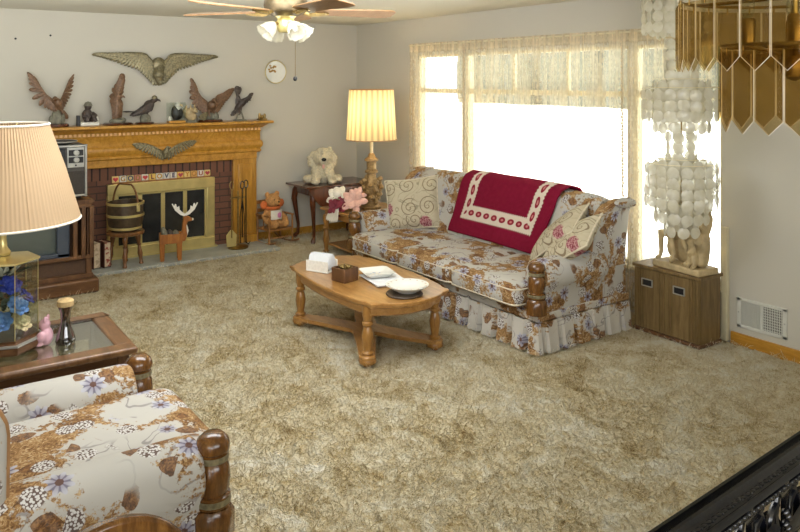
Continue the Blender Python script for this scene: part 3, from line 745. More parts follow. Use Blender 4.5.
# big spread eagle
e = thing('eagle_figurine', 'largest mantel eagle figurine with both wide wings spread upward', 'figurine', (FX + .15, -1.69, SH), RF, G)
MB().lathe([(.125, 0), (.13, .008), (.12, .025)], 28).build('round_base', 'mahogany', e)
r_ = MB(); rock(r_, .10, .09, 12); r_.build('rock', 'greyrock', e, remesh=.008, loc=(0, 0, .022))
b = MB(); eagle_body(b, (0, -.02, .15), (.0, -.5, .7), .16, .045, (.1, -1, -.35)); legs(b, (0, -.03, .12), .04, .06, .03); b.build('eagle_body', 'bronze', e, remesh=.005)
wing([(-.03, 0, .18), (-.10, .03, .26), (-.16, .05, .37)], (-.15, 0, -1), (-.25, 0, .6), .13, .10, 15, (0, -1, .1), .042).build('wing', 'bronze', e)
wing([(.03, 0, .18), (.09, .03, .27), (.20, .05, .31)], (.25, 0, -1), (.75, 0, .3), .12, .10, 15, (0, -1, .1), .042).build('wing', 'bronze', e)
b = MB()
for k in range(6): feather(b, (-.05, -.04, .1), (-.8 + .1 * k, -.3, -.35), (0, -1, .4), .13, .03)
b.build('tail', 'silvergold', e)
# right eagle
e = thing('eagle_figurine', 'dark eagle figurine swooping with one wing up near the right end of the mantel', 'figurine', (FX + .15, -1.36, SH), RF, G)
b = MB()
for s in (-1, 1): b.tube([(s * .045, 0, 0), (s * .03, 0, .06), (0, 0, .12)], [.012, .009, .012], 8)
b.lathe([(.075, 0), (.075, .01), (.06, .014)], 20); b.build('stand', 'greyrock', e)
b = MB(); eagle_body(b, (0, 0, .17), (.45, -.2, .55), .16, .036, (1, -.3, -.3)); feather(b, (-.03, 0, .12), (-.6, 0, -.5), (0, -1, 0), .10, .06); b.build('eagle_body', 'darkbronze', e, remesh=.005)
wing([(-.0, 0, .20), (-.02, .02, .27), (-.035, .03, .31)], (-.1, 0, -1), (.1, 0, .6), .14, .07, 12, (0, -1, .1), .045).build('wing', 'darkbronze', e)
wing([(.03, .03, .20), (.09, .05, .24), (.13, .06, .27)], (.2, .2, -1), (.8, 0, .4), .05, .06, 8, (0, -1, .2), .03).build('wing', 'darkbronze', e)
# small trinket
e = thing('trinket', 'tiny dark metal trinket at the right end of the mantel shelf', 'ornament', (FX + .15, -1.10, SH), RF)
b = MB(); b.box((0, 0, .008), (.10, .05, .016)); b.lathe([(.012, .016), (.018, .04), (.012, .075), (0, .08)], 12, c=(-.03, 0, 0)); b.lathe([(.012, .016), (.02, .03), (.014, .055), (0, .06)], 12, c=(.0, 0, 0)); b.lathe([(.01, .016), (.016, .05), (.008, .07), (0, .072)], 12, c=(.032, 0, 0))
b.build('miniature_cluster', 'oldbrass', e)

# large wall eagle
e = thing('wall_eagle', 'large pewter gold eagle plaque with outstretched wings above the mantel', 'wall plaque', (FX + .02, -2.21, 1.90), RF)
b = MB(); eagle_body(b, (0, -.04, -.01), (-.12, -.2, -.8), .20, .055, (.8, -.5, .1))
b.ell((0, -.03, .05), (.075, .045, .08)); legs(b, (.03, -.05, -.06), .04, .06, .05); b.build('eagle_body', 'silvergold', e, remesh=.006)
b = MB()
for k in range(5): feather(b, (-.02, -.02, -.03), (-.3 + .22 * k, -.15, -1), (0, -1, 0), .14, .05)
b.build('tail', 'silvergold', e)
for s in (-1, 1):
    wing([(s * .05, -.03, .05), (s * .14, -.035, .155), (s * .30, -.03, .165), (s * .50, -.015, .15)], (s * .15, 0, -1), (s * 1, 0, -.05), .19, .15, 20, (0, -1, 0), .046, .85).build('wing', 'silvergold', e)
# smaller frieze eagle
e = thing('frieze_eagle', 'small brass eagle ornament with raised wings mounted on the mantel frieze', 'wall plaque', (FX + .185, -2.19, 1.07), RF)
b = MB(); eagle_body(b, (0, -.03, -.03), (.1, -.1, .7), .11, .03, (1, -.3, 0)); legs(b, (0, -.03, -.05), .03, .04, .03); b.build('eagle_body', 'silvergold', e, remesh=.005)
for s in (-1, 1):
    wing([(s * .03, -.01, -.01), (s * .12, -.02, .05), (s * .21, -.02, .085), (s * .24, -.02, .088)], (s * .1, 0, -1), (s * 1, 0, -.05), .085, .09, 14, (0, -1, 0), .028, .85).build('wing', 'silvergold', e)

# wall plate / clock
p = thing('wall_plate', 'small round cream plate with gold rim and flower sprig hung on the left wall', 'plate', (FX + .004, -.87, 1.885), RF)
T = Matrix.Rotation(pi / 2, 4, 'X')
MB().lathe([(0, .004), (.10, .004), (.125, .014), (.13, .012), (.12, 0), (0, 0)], 36, T).build('plate_disc', 'porcelain', p)
MB().lathe([(.122, .012), (.128, .018), (.134, .012), (.128, .004)], 36, T, cap=False).build('gold_rim', 'brass', p)
b = MB(); random.seed(4)
for k in range(14): b.ell((-.045 + random.uniform(-.04, .05), -.008, .03 + random.uniform(-.035, .045)), (.014, .004, .011), n=8, m=6)
b.build('flower_sprig', plain('gold_sprig', (150, 116, 50), .5), p)
n_ = 0
for y, z in ((-3.53, 2.18), (-3.23, 2.22)):
    T2 = Matrix.Translation((FX, y, z)) @ Matrix.Rotation(pi / 2, 4, 'Y')
    tag(MB().lathe([(.004, 0), (.004, .012), (.010, .014), (.008, .02), (0, .022)], 10, T2).build('wall_nail', 'black'),
        ['small dark nail high on the left wall, the left one of two', 'small dark nail high on the left wall, the right one of two'][n_], 'nail', 'nails on the left wall'); n_ += 1

# ------------------------------------------------------------------ stool and bucket
def turned(mb, x, y, z0, z1, r, splay=(0, 0)):
    L = z1 - z0; pr = [(.75, 0), (.95, .04), (.6, .08), (.7, .2), (1.05, .34), (.75, .5), (.6, .6), (1.0, .64), (.6, .68), (.9, .8), (1.1, .9), (.8, 1)]
    A = Matrix(((1, 0, -splay[0] / L, x + splay[0]), (0, 1, -splay[1] / L, y + splay[1]), (0, 0, 1, z0), (0, 0, 0, 1)))
    mb.lathe([(r * a, b * L) for a, b in pr], 12, A)
st = thing('stool', 'small round brown wooden stool with turned legs on the hearth', 'stool', (FX + .42, -2.64, .022), .5)
MB().lathe([(.15, .29), (.172, .30), (.175, .32), (.165, .33), (0, .33)], 30).build('seat', 'stool', st)
for k in range(4):
    a = pi / 4 + k * pi / 2; b = MB(); turned(b, .11 * cos(a), .11 * sin(a), 0, .295, .024, (.035 * cos(a), .035 * sin(a))); b.build('leg', 'stool', st)
bk = thing('wooden_bucket', 'dark barrel bucket with brass hoops and bail handle on the stool', 'bucket', (FX + .42, -2.64, .354), .5)
MB().lathe([(.125, 0), (.155, .06), (.165, .14), (.163, .27), (.15, .275), (.15, .25), (.15, .10), (0, .09)], 32).build('staves', 'barrel', bk)
for z, r in ((.03, .146), (.15, .168), (.262, .168)): MB().lathe([(r - .006, z - .012), (r + .004, z - .011), (r + .005, z + .011), (r - .006, z + .012)], 32, cap=False).build('hoop', 'brass', bk)
MB().tube([(.166 * cos(t), 0, .22 + (.22 * min(1, 1.15 * sin(t)))) for t in [pi * i / 20 for i in range(21)]], .009, 8).build('handle', 'stool', bk)
for s in (-1, 1): bx((s * .165, 0, .22), (.02, .035, .06)).build('handle_ear', 'brass', bk, bevel=.004)

# reindeer planter
dr = thing('reindeer_planter', 'orange wooden reindeer planter with white antlers standing on the hearth', 'planter', (FX + .49, -2.17, .022), RF - .25); dr.scale = (.9, .9, .92)
# local +x to the right (head), -y to viewer
for x in (-.13, -.02):
    pass
b = MB(); b.box((-.06, 0, .19), (.24, .15, .012)); 
for s in (-1, 1): b.box((-.06, s * .07, .235), (.24, .012, .10))
for s in (-1, 1): b.box((-.06 + s * .114, 0, .235), (.012, .15, .10))
b.build('box_body', 'deer', dr, bevel=.003)
for x in (-.15, .03):
    for s in (-1, 1):
        MB().loft([[(x - .02, s * .06 - .012, 0), (x + .02, s * .06 - .012, 0), (x + .02, s * .06 + .012, 0), (x - .02, s * .06 + .012, 0)], [(x - .028, s * .06 - .014, .2), (x + .028, s * .06 - .014, .2), (x + .028, s * .06 + .014, .2), (x - .028, s * .06 + .014, .2)]]).build('leg', 'deer', dr, bevel=.004)
nk = [(.03, .19), (.09, .19), (.115, .26), (.105, .36), (.12, .40), (.165, .405), (.168, .43), (.13, .455), (.10, .465), (.075, .45), (.065, .39), (.055, .30), (.02, .28)]
T = Matrix.Translation((0, .022, 0)) @ Matrix.Rotation(pi / 2, 4, 'X')
hd = MB().prism(nk, 0, .044, T).build('neck_and_head', 'deer', dr, bevel=.008)
MB().ell((.17, 0, .42), .014).build('nose', 'whiteant', hd)
MB().tube([(.105, -.001, .25), (.115, -.002, .30), (.108, -.002, .36)], [.012, .016, .006]).build('white_throat', 'whiteant', hd)
def antler(s):
    pts = [(.0, 0), (.05, .02), (.105, .07), (.14, .14), (.128, .145), (.115, .115), (.105, .14), (.092, .135), (.085, .10), (.06, .115), (.055, .075), (.03, .05), (0, .03)]
    return [(x * s, y) for x, y in pts]
for s in (-1, 1): MB().prism(antler(s) if s > 0 else antler(s)[::-1], 0, .012, Matrix.Translation((.09, .006, .455)) @ Matrix.Rotation(pi / 2, 4, 'X')).build('antler', 'whiteant', hd, bevel=.002)
for k, (x, c, h) in enumerate(((-.12, 'greyrock', .10), (-.06, 'darkbronze', .07), (-.0, 'greyrock', .06))):
    MB().ell((x, .0, .26), (.035, .05, h), rot=RY(-.25)).build('filler_stone', c, dr)

# two standing books / bookends on hearth
for k, (y, rz, lab, h, cv) in enumerate(((-2.92, .2, 'narrow dark book standing on the hearth nearest the television', .25, 'bookcover'), (-2.83, .25, 'red and cream patterned book standing on the hearth next to the stool', .245, 'bookcover'))):
    t = thing('book', lab, 'book', (FX + .36, y, .022), RF + rz, 'books standing on the hearth')
    b = MB(); 
    for s in (-1, 1): b.box((s * .031, 0, h / 2), (.006, .17, h))
    b.box((0, .083, h / 2), (.062, .006, h)); b.build('cover', cv, t, bevel=.002)
    pm = Mat('page_block_%d' % k, .8); v = pm.co('Object', (1, 1, 1)); nz = pm.noise(v, 24, 3)
    pm.col(pm.ramp(nz, [(.42, hexc(206, 188, 156)), (.5, hexc(200, 176, 148)), (.56, hexc(150, 70, 58) if k else hexc(170, 150, 122))]))
    bx((0, -.004, h / 2), (.054, .16, h - .02)).build('pages', pm.m, t, smooth=0)

# fire tools
ts = thing('fire_tool_stand', 'brass fire tool stand with round foot on the right end of the hearth', 'tool stand', (FX + .36, -1.47, .022), RF)
MB().lathe([(.105, 0), (.11, .012), (.09, .022), (.02, .03), (0, .032)], 28).build('foot', 'oldbrass', ts)
MB().tube([(0, 0, .02), (0, 0, .6)], .010).build('rod', 'oldbrass', ts)
b = MB(); b.tube([(-.09, 0, .53), (.09, 0, .53)], .007); b.tube([(0, -.06, .53), (0, .06, .53)], .007); b.build('hook_arms', 'oldbrass', ts)
def tool(name, lab, x, y, mat, kind):
    t = thing(name, lab, 'fire tool', (FX + .36 - y, -1.47 + x, .05), RF, 'fire tools on the stand')
    MB().tube([(0, 0, .09), (0, 0, .60)], .007).build('shaft', mat, t)
    MB().tube([(.022 * cos(a), 0, .64 + .04 * sin(a)) for a in [2 * pi * i / 16 for i in range(17)]], .006).build('loop_handle', mat, t)
    if kind == 'shovel': MB().loft([[(-.05, .0, .0), (.05, .0, .0), (.05, .012, .0), (-.05, .012, .0)], [(-.055, .0, .12), (.055, .0, .12), (.055, .012, .12), (-.055, .012, .12)], [(-.012, 0, .17), (.012, 0, .17), (.012, .012, .17), (-.012, .012, .17)]]).build('blade', 'brass', t)
    elif kind == 'brush': MB().lathe([(.035, 0), (.032, .10), (.012, .13)], 14).build('bristles', 'black', t)
    elif kind == 'poker': MB().tube([(0, 0, .10), (0, 0, .02), (.03, 0, .0), (.05, 0, .03)], [.007, .008, .007, .003]).build('hook', mat, t)
    else:
        b = MB()
        for s in (-1, 1): b.tube([(0, 0, .5), (s * .025, 0, .3), (s * .02, 0, .03)], .005)
        b.build('tongs_arms', mat, t)
tool('fire_shovel', 'brass fire shovel hanging on the left of the tool stand', -.085, -.035, 'oldbrass', 'shovel')
tool('fire_tongs', 'black fire tongs hanging on the front of the tool stand', .02, -.065, 'blackiron', 'tongs')
tool('fire_poker', 'black fire poker hanging on the right of the tool stand', .085, -.01, 'blackiron', 'poker')

# ------------------------------------------------------------------ televisions
tv = thing('console_television', 'walnut console television standing in front of the fireplace left side', 'television', (FX + 1.12, -3.08, 0))
# local: front face at x=0, extends -x (to the back) and -y (to the left)
L, Dp = 1.15, .46
b = MB(); b.box((-Dp / 2, -L / 2, .765), (Dp, L, .035)); b.box((-Dp / 2, -L / 2, .14), (Dp - .02, L - .02, .04)); b.box((-Dp + .02, -L / 2, .44), (.03, L - .03, .62))
b.box((-Dp / 2, -L + .02, .44), (Dp - .04, .03, .62)); b.box((-Dp / 2 - .02, -.035, .44), (Dp - .06, .03, .62)); b.build('cabinet', 'walnut', tv, bevel=.004)
b = MB(); b.box((-Dp / 2 + .02, -L / 2, .06), (Dp + .06, L + .06, .12)); b.build('plinth', 'walnut_h', tv, bevel=.018)
b = MB(); b.box((-.03, -L / 2, .30), (.05, L - .04, .03)); b.box((-.03, -L / 2, .735), (.05, L - .04, .04)); b.build('front_rails', 'walnut_h', tv, bevel=.004)
for y in (-.02, -.085, -.15): bx((-.02, y, .51), (.035, .035, .44)).build('front_post', 'walnut', tv, bevel=.004)
for y in (-.04, -.46, -.8, -1.11): bx((-.03, y, .22), (.03, .045, .16)).build('lower_post', 'walnut', tv, bevel=.004)
bx((-.05, -L / 2, .22), (.01, L - .06, .15)).build('speaker_cloth', plain('brown_speaker_cloth', (84, 62, 46), .9, 0, .2, 120), tv, smooth=0)
b = MB(); yc = -.66
for s in (-1, 1): b.box((-.05, yc + s * .42, .51), (.05, .10, .42))
b.box((-.05, yc, .71), (.05, .94, .04)); b.box((-.05, yc, .33), (.05, .94, .04)); b.build('screen_bezel', 'bluegrey', tv, bevel=.01)
def scr(u, v): return (-.075 + .045 * (1 - (2 * u - 1) ** 2) * (1 - (2 * v - 1) ** 2), yc - .37 + .74 * u, .345 + .35 * v)
MB().grid(scr, 12, 10).build('screen', 'screen', tv)
pt = thing('portable_television', 'grey portable television with silver dial panel on top of the console', 'television', (FX + 1.08, -3.13, .785))
W2, H2 = .60, .44
bx((-.17, -W2 / 2, H2 / 2 + .02), (.30, W2, H2)).build('case', 'charcoal', pt, bevel=.012)
b = MB(); b.box((-.012, -W2 / 2, H2 + .012), (.03, W2, .016)); b.box((-.012, -W2 / 2, .035), (.03, W2, .016))
for y in (-.008, -W2 + .008): b.box((-.012, y, H2 / 2 + .02), (.03, .016, H2))
b.build('silver_frame', 'silver', pt, bevel=.003)
bx((-.2, -W2 / 2, .01), (.2, W2 - .06, .02)).build('feet', 'black', pt)
bx((-.012, -.088, H2 - .085), (.02, .135, .17)).build('dial_panel', 'silver', pt, bevel=.004)
for z in (H2 - .045, H2 - .105):
    q = bx((0, -.088, z), (.01, .115, .05)).build('dial_plate', 'black', pt, bevel=.002)
    MB().lathe([(.022, 0), (.024, .012), (.018, .02), (0, .021)], 18, Matrix.Translation((.005, -.088, z)) @ Matrix.Rotation(pi / 2, 4, 'Y')).build('dial_knob', 'silver', q)
MB().lathe([(.008, 0), (.006, .008), (0, .009)], 10, Matrix.Translation((-.002, -.088, H2 - .15)) @ Matrix.Rotation(pi / 2, 4, 'Y')).build('small_knob', 'black', pt)
bx((-.014, -.088, .14), (.012, .13, .20)).build('speaker_grille', plain('brown_grille', (58, 52, 46), .7, 0, .2, 90), pt, smooth=0)
b = MB(); yc = -.38
b.box((-.008, -.185, H2 / 2 + .02), (.02, .03, H2 - .06)); b.box((-.008, -.56, H2 / 2 + .02), (.02, .04, H2 - .06)); b.box((-.008, yc, H2 - .02), (.02, .38, .03)); b.box((-.008, yc, .06), (.02, .38, .03)); b.build('screen_bezel', 'black', pt, bevel=.006)
MB().grid(lambda u, v: (-.015 + .03 * (1 - (2 * u - 1) ** 2) * (1 - (2 * v - 1) ** 2), -.55 + .36 * u, .06 + .37 * v), 10, 8).build('screen', 'screen', pt)
dsh = thing('shallow_dish', 'dark shallow dish lying on top of the portable television', 'dish', (FX + .95, -3.36, 1.248))
MB().lathe([(0, .0), (.10, .0), (.17, .022), (.175, .028), (.165, .026), (.09, .010), (0, .008)], 32).build('bowl', 'black', dsh)
MB().lathe([(.170, .024), (.177, .030), (.181, .026), (.174, .02)], 32, cap=False).build('rim', 'silver', dsh)

# ------------------------------------------------------------------ doll rocking chair and teddy bear
rc = thing('rocking_chair', 'small light wooden rocking chair beside the right side of the fireplace', 'rocking chair', (-.03, -1.0, 0), RF + .12)
bx((0, 0, .165), (.30, .27, .022)).build('seat', 'pine', rc, bevel=.005)
for s in (-1, 1):
    MB().tube([(s * .15, -.24 + .48 * t, .012 + .045 * (2 * t - 1) ** 2) for t in [i / 12 for i in range(13)]], .011).build('rocker', 'pine', rc)
    MB().tube([(s * .15, -.12, .02), (s * .145, -.12, .31)], .011).build('front_leg', 'pine', rc)
    MB().tube([(s * .15, .12, .02), (s * .14, .13, .2), (s * .14, .17, .46)], .011).build('back_post', 'pine', rc)
    bx((s * .148, .01, .315), (.03, .29, .016)).build('armrest', 'pine', rc, bevel=.004)
    MB().tube([(s * .147, .0, .17), (s * .147, .0, .31)], .007).build('spindle', 'pine', rc)
for z in (.27, .35, .44): bx((0, .145 + .08 * (z - .2), z), (.28, .012, .04)).build('back_slat', 'pine', rc, bevel=.003)
for z in (.08,): MB().tube([(-.15, -.12, z), (.15, -.12, z)], .008).build('stretcher', 'pine', rc)
be = thing('teddy_bear', 'tan teddy bear with an orange scarf sitting in the small rocking chair', 'teddy bear', (-.05, -1.03, .18), RF + .2)
b = MB(); b.ell((0, .0, .11), (.085, .075, .11)); b.ell((0, -.02, .29), (.085, .08, .078)); b.ell((0, -.09, .275), (.036, .04, .03))
for s in (-1, 1):
    b.ell((s * .065, -.005, .355), (.032, .018, .032)); b.tube([(s * .06, 0, .17), (s * .12, -.03, .12), (s * .12, -.08, .08)], [.035, .034, .032]); b.ell((s * .12, -.085, .08), .034)
    b.tube([(s * .045, -.03, .035), (s * .065, -.12, .035), (s * .07, -.16, .045)], [.045, .04, .038]); b.ell((s * .07, -.165, .055), (.036, .028, .045))
b.build('bear_body', 'bearfur', be, remesh=.007, disp=(.008, .012), rsm=2)
b = MB()
for s in (-1, 1): b.ell((s * .03, -.088, .305), (.009, .006, .009), n=8, m=6)
b.ell((0, -.128, .285), (.013, .008, .009), n=8, m=6); b.build('eyes_and_nose', 'nose', be)
b = MB(); b.lathe([(.07, .19), (.095, .20), (.10, .215), (.085, .23), (.07, .225)], 24, cap=False)
for s in (-1, 1): b.ell((s * .115, -.01, .25), (.045, .02, .045), rot=RY(s * .5))
b.build('orange_scarf', 'orangefab', be)
MB().grid(lambda u, v: (-.075 + .15 * u, -.082 - .02 * cos((u - .5) * 3), .09 + .10 * v), 8, 6).build('white_bib', 'whitecloth', be)
MB().ell((.025, -.106, .135), (.026, .008, .03)).build('pink_patch', 'pinkfab', be)

# ------------------------------------------------------------------ drop-leaf table and plush dog
dt = thing('drop_leaf_table', 'dark mahogany drop leaf table with cabriole legs in the far corner', 'table', (.045, -.33, 0))
bx((-.0, 0, .617), (.53, .90, .022)).build('tabletop', 'mahogany', dt, bevel=.006)
out = [(-.44, 0)] + [(-.44 + .88 * i / 20, -.26 * (1 - abs(2 * i / 20 - 1) ** 3.2)) for i in range(1, 20)] + [(.44, 0)]
T = Matrix.Translation((.262, 0, .605)) @ Matrix(((0, 0, 1, 0), (1, 0, 0, 0), (0, 1, 0, 0), (0, 0, 0, 1)))
MB().prism(out, 0, .016, T).build('drop_leaf', 'mahogany', dt, bevel=.003)
bx((0, 0, .56), (.42, .72, .09)).build('apron', 'mahogany', dt, bevel=.004)
for sx in (-1, 1):
    for sy in (-1, 1):
        x, y = sx * .19, sy * .33; q = Vector((sx * .7, sy * .7, 0))
        pts = [Vector((x, y, .60)), Vector((x, y, .54)) + q * .03, Vector((x, y, .45)) + q * .045, Vector((x, y, .30)) + q * .02, Vector((x, y, .15)) - q * .005, Vector((x, y, .06)) + q * .0, Vector((x, y, .025)) + q * .03, Vector((x, y, .0)) + q * .04]
        MB().tube(pts, [.034, .038, .034, .024, .018, .017, .027, .022], 12).build('leg', 'mahogany', dt)
pd = thing('plush_dog', 'shaggy cream plush sheepdog sitting on the dark drop leaf table', 'plush toy', (.05, -.45, .632), 1.15); pd.scale = (.92, .92, .92)
random.seed(11)
b = MB(); b.ell((0, .02, .13), (.14, .12, .15)); b.ell((0, -.03, .31), (.125, .115, .115)); b.ell((0, -.13, .285), (.07, .07, .058)); b.ell((0, -.02, .40), (.075, .07, .03))
for s in (-1, 1):
    b.tube([(s * .08, -.05, .18), (s * .095, -.12, .07), (s * .10, -.17, .035)], [.055, .05, .045]); b.ell((s * .10, -.18, .035), (.055, .06, .038))
    b.ell((s * .17, -.04, .05), (.075, .11, .052)); b.tube([(s * .10, -.02, .37), (s * .15, -.02, .30), (s * .145, -.03, .20)], [.035, .045, .03])
for i in range(60):
    a = random.uniform(0, 2 * pi); z = random.uniform(.02, .38); rr = .13 if z < .2 else .115
    b.tube([(rr * .8 * cos(a), rr * .8 * sin(a) - (.02 if z > .2 else 0), z + .05), (rr * 1.12 * cos(a), rr * 1.12 * sin(a) - (.02 if z > .2 else 0), z)], [.02, .008], 6)
b.build('dog_body', 'dogfur', pd, remesh=.009, disp=(.026, .022), rsm=1)
MB().ell((0, -.205, .30), (.03, .022, .022)).build('nose', 'nose', pd)
MB().ell((0, -.16, .215), (.018, .012, .03)).build('tongue', 'palepink', pd)

# ------------------------------------------------------------------ end table with lamp and flowers (far)
et = thing('end_table', 'honey wood end table with turned legs between the corner and the sofa', 'table', (.98, -.46, 0))
bx((0, 0, .458), (.68, .70, .028)).build('tabletop', 'maple', et, bevel=.008)
bx((0, 0, .41), (.60, .62, .07)).build('apron', 'maple', et, bevel=.004)
for sx in (-1, 1):
    for sy in (-1, 1):
        b = MB(); turned(b, sx * .29, sy * .30, 0, .40, .036); b.build('leg', 'maple_v', et)
bx((0, 0, .09), (.56, .58, .022)).build('lower_shelf', 'maple', et, bevel=.005)
lp = thing('table_lamp', 'lit table lamp with gathered yellow shade and ornate brass base on the far end table', 'lamp', (1.03, -.42, .472))
MB().lathe([(.10, 0), (.105, .02), (.085, .04), (.06, .06), (.05, .10), (.075, .16), (.085, .22), (.07, .28), (.05, .32), (.048, .36), (.068, .37), (.068, .39), (.05, .40), (.052, .48), (.075, .49), (.072, .51), (.04, .53), (.03, .56), (.02, .57)], 28).build('turned_base', 'gilt', lp)
b = MB(); random.seed(2)
for k in range(26):
    a = k * 2.4; z = .08 + .24 * (k / 26); rr = .085 + .02 * sin(k * 1.7)
    b.ell((rr * cos(a), rr * sin(a), z), (.026, .026, .034), n=8, m=6, rot=RX(k))
b.build('cast_ornament', 'gilt', lp)
MB().tube([(0, 0, .56), (0, 0, .78)], .017, 12).build('candle_sleeve', 'candle', lp)
sh = [(.262, .71), (.262, .725), (.228, 1.225)]
b = MB(); n = 64; vs = []; fs = []; uv = []
prof = [(.260, .705), (.258, .72), (.243, .96), (.230, 1.21), (.228, 1.225)]
for j, (r, z) in enumerate(prof):
    for i in range(n + 1): a = 2 * pi * i / n; vs.append((r * cos(a), r * sin(a), z)); uv.append((i / n, j / 4))
for j in range(4):
    for i in range(n): fs.append((j * (n + 1) + i, j * (n + 1) + i + 1, (j + 1) * (n + 1) + i + 1, (j + 1) * (n + 1) + i))
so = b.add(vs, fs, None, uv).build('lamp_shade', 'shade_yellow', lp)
for r, z in ((.261, .708), (.229, 1.222)): MB().tube([(r * cos(a), r * sin(a), z) for a in [2 * pi * i / 40 for i in range(41)]], .005, 6).build('shade_trim', 'trimtan', so)
MB().ell((0, 0, .86), (.032, .032, .05)).build('light_bulb', 'bulb', lp)
b = MB(); b.tube([(0, 0, .90), (0, 0, 1.21)], .004)
for k in range(3): a = k * 2.1; b.tube([(0, 0, 1.20), (.228 * cos(a), .228 * sin(a), 1.215)], .003)
b.build('shade_frame', 'oldbrass', lp)
pl = bpy.data.lights.new('lamp_light', 'POINT'); pl.energy = 7; pl.color = (1, .84, .58); pl.shadow_soft_size = .05
plo = bpy.data.objects.new('lamp_light', pl); COL.objects.link(plo); plo.parent = lp; plo.location = (0, 0, 1.0)

def bloom(mb, c, r, n, tilt=(0, 0, 1), layers=2, droop=.2, wk=.75):
    q = Vector(tilt).to_track_quat('Z', 'Y').to_matrix(); c = Vector(c)
    for l in range(layers):
        for k in range(n):
            a = 2 * pi * (k + .5 * l) / n; d = q @ Vector((cos(a), sin(a), .45 + .5 * l - droop)); nr = q @ Vector((-.3 * cos(a), -.3 * sin(a), 1))
            feather(mb, c, d, nr, r * (1 - .25 * l), r * wk)
fa = thing('silk_flower_arrangement', 'white, burgundy and pale pink silk flower arrangement on the far end table front', 'flowers', (.96, -.66, .472))
MB().lathe([(.07, 0), (.085, .03), (.08, .06), (0, .05)], 18).build('low_pot', 'wicker', fa)
b = MB(); bloom(b, (-.10, -.06, .13), .13, 5, (.5, -.5, .7), 2, .45, .6); b.ell((-.09, -.07, .15), (.05, .045, .05)); b.build('white_flower', 'whitecloth', fa)
b = MB(); bloom(b, (-.02, -.12, .04), .11, 5, (.6, -.6, .3), 2, .5, .5); bloom(b, (.06, -.10, .07), .09, 5, (.5, -.6, .6), 2, .4, .5); b.build('burgundy_flower', 'burgundy', fa)
b = MB(); bloom(b, (.15, -.02, .11), .14, 5, (.6, -.5, .4), 2, .5, .5); bloom(b, (.08, .06, .15), .10, 5, (.6, -.5, .6), 2, .4, .5); b.build('pale_pink_flower', 'palepink', fa)
b = MB()
for k in range(7): feather(b, (-.06 + .015 * k, -.13, .03), (-.3 + .12 * k, -.35, -.75), (0, -1, .2), .15, .05)
b.build('trailing_white_petals', 'whitecloth', fa)
b = MB()
for k in range(9): a = k * .7; feather(b, (0, -.02, .06), (cos(a), sin(a) * .8, .4), (0, 0, 1), .15, .045)
b.build('leaves', 'leafgreen', fa)
bs = thing('wicker_basket', 'tiny wicker basket tied with a white bow on the far end table left edge', 'basket', (.71, -.66, .472))
MB().lathe([(.035, 0), (.05, .03), (.052, .07), (.046, .07), (.04, .03), (0, .02)], 18).build('basket_body', 'wicker', bs)
MB().tube([(.05 * cos(t), 0, .065 + .06 * sin(t)) for t in [pi * i / 14 for i in range(15)]], .005, 6).build('handle', 'wicker', bs)
b = MB()
for s in (-1, 1): feather(b, (0, -.01, .125), (s * .8, -.4, .45), (0, -1, .3), .06, .035)
b.ell((0, -.012, .125), .012, n=8, m=6); b.build('bow', 'whitecloth', bs)

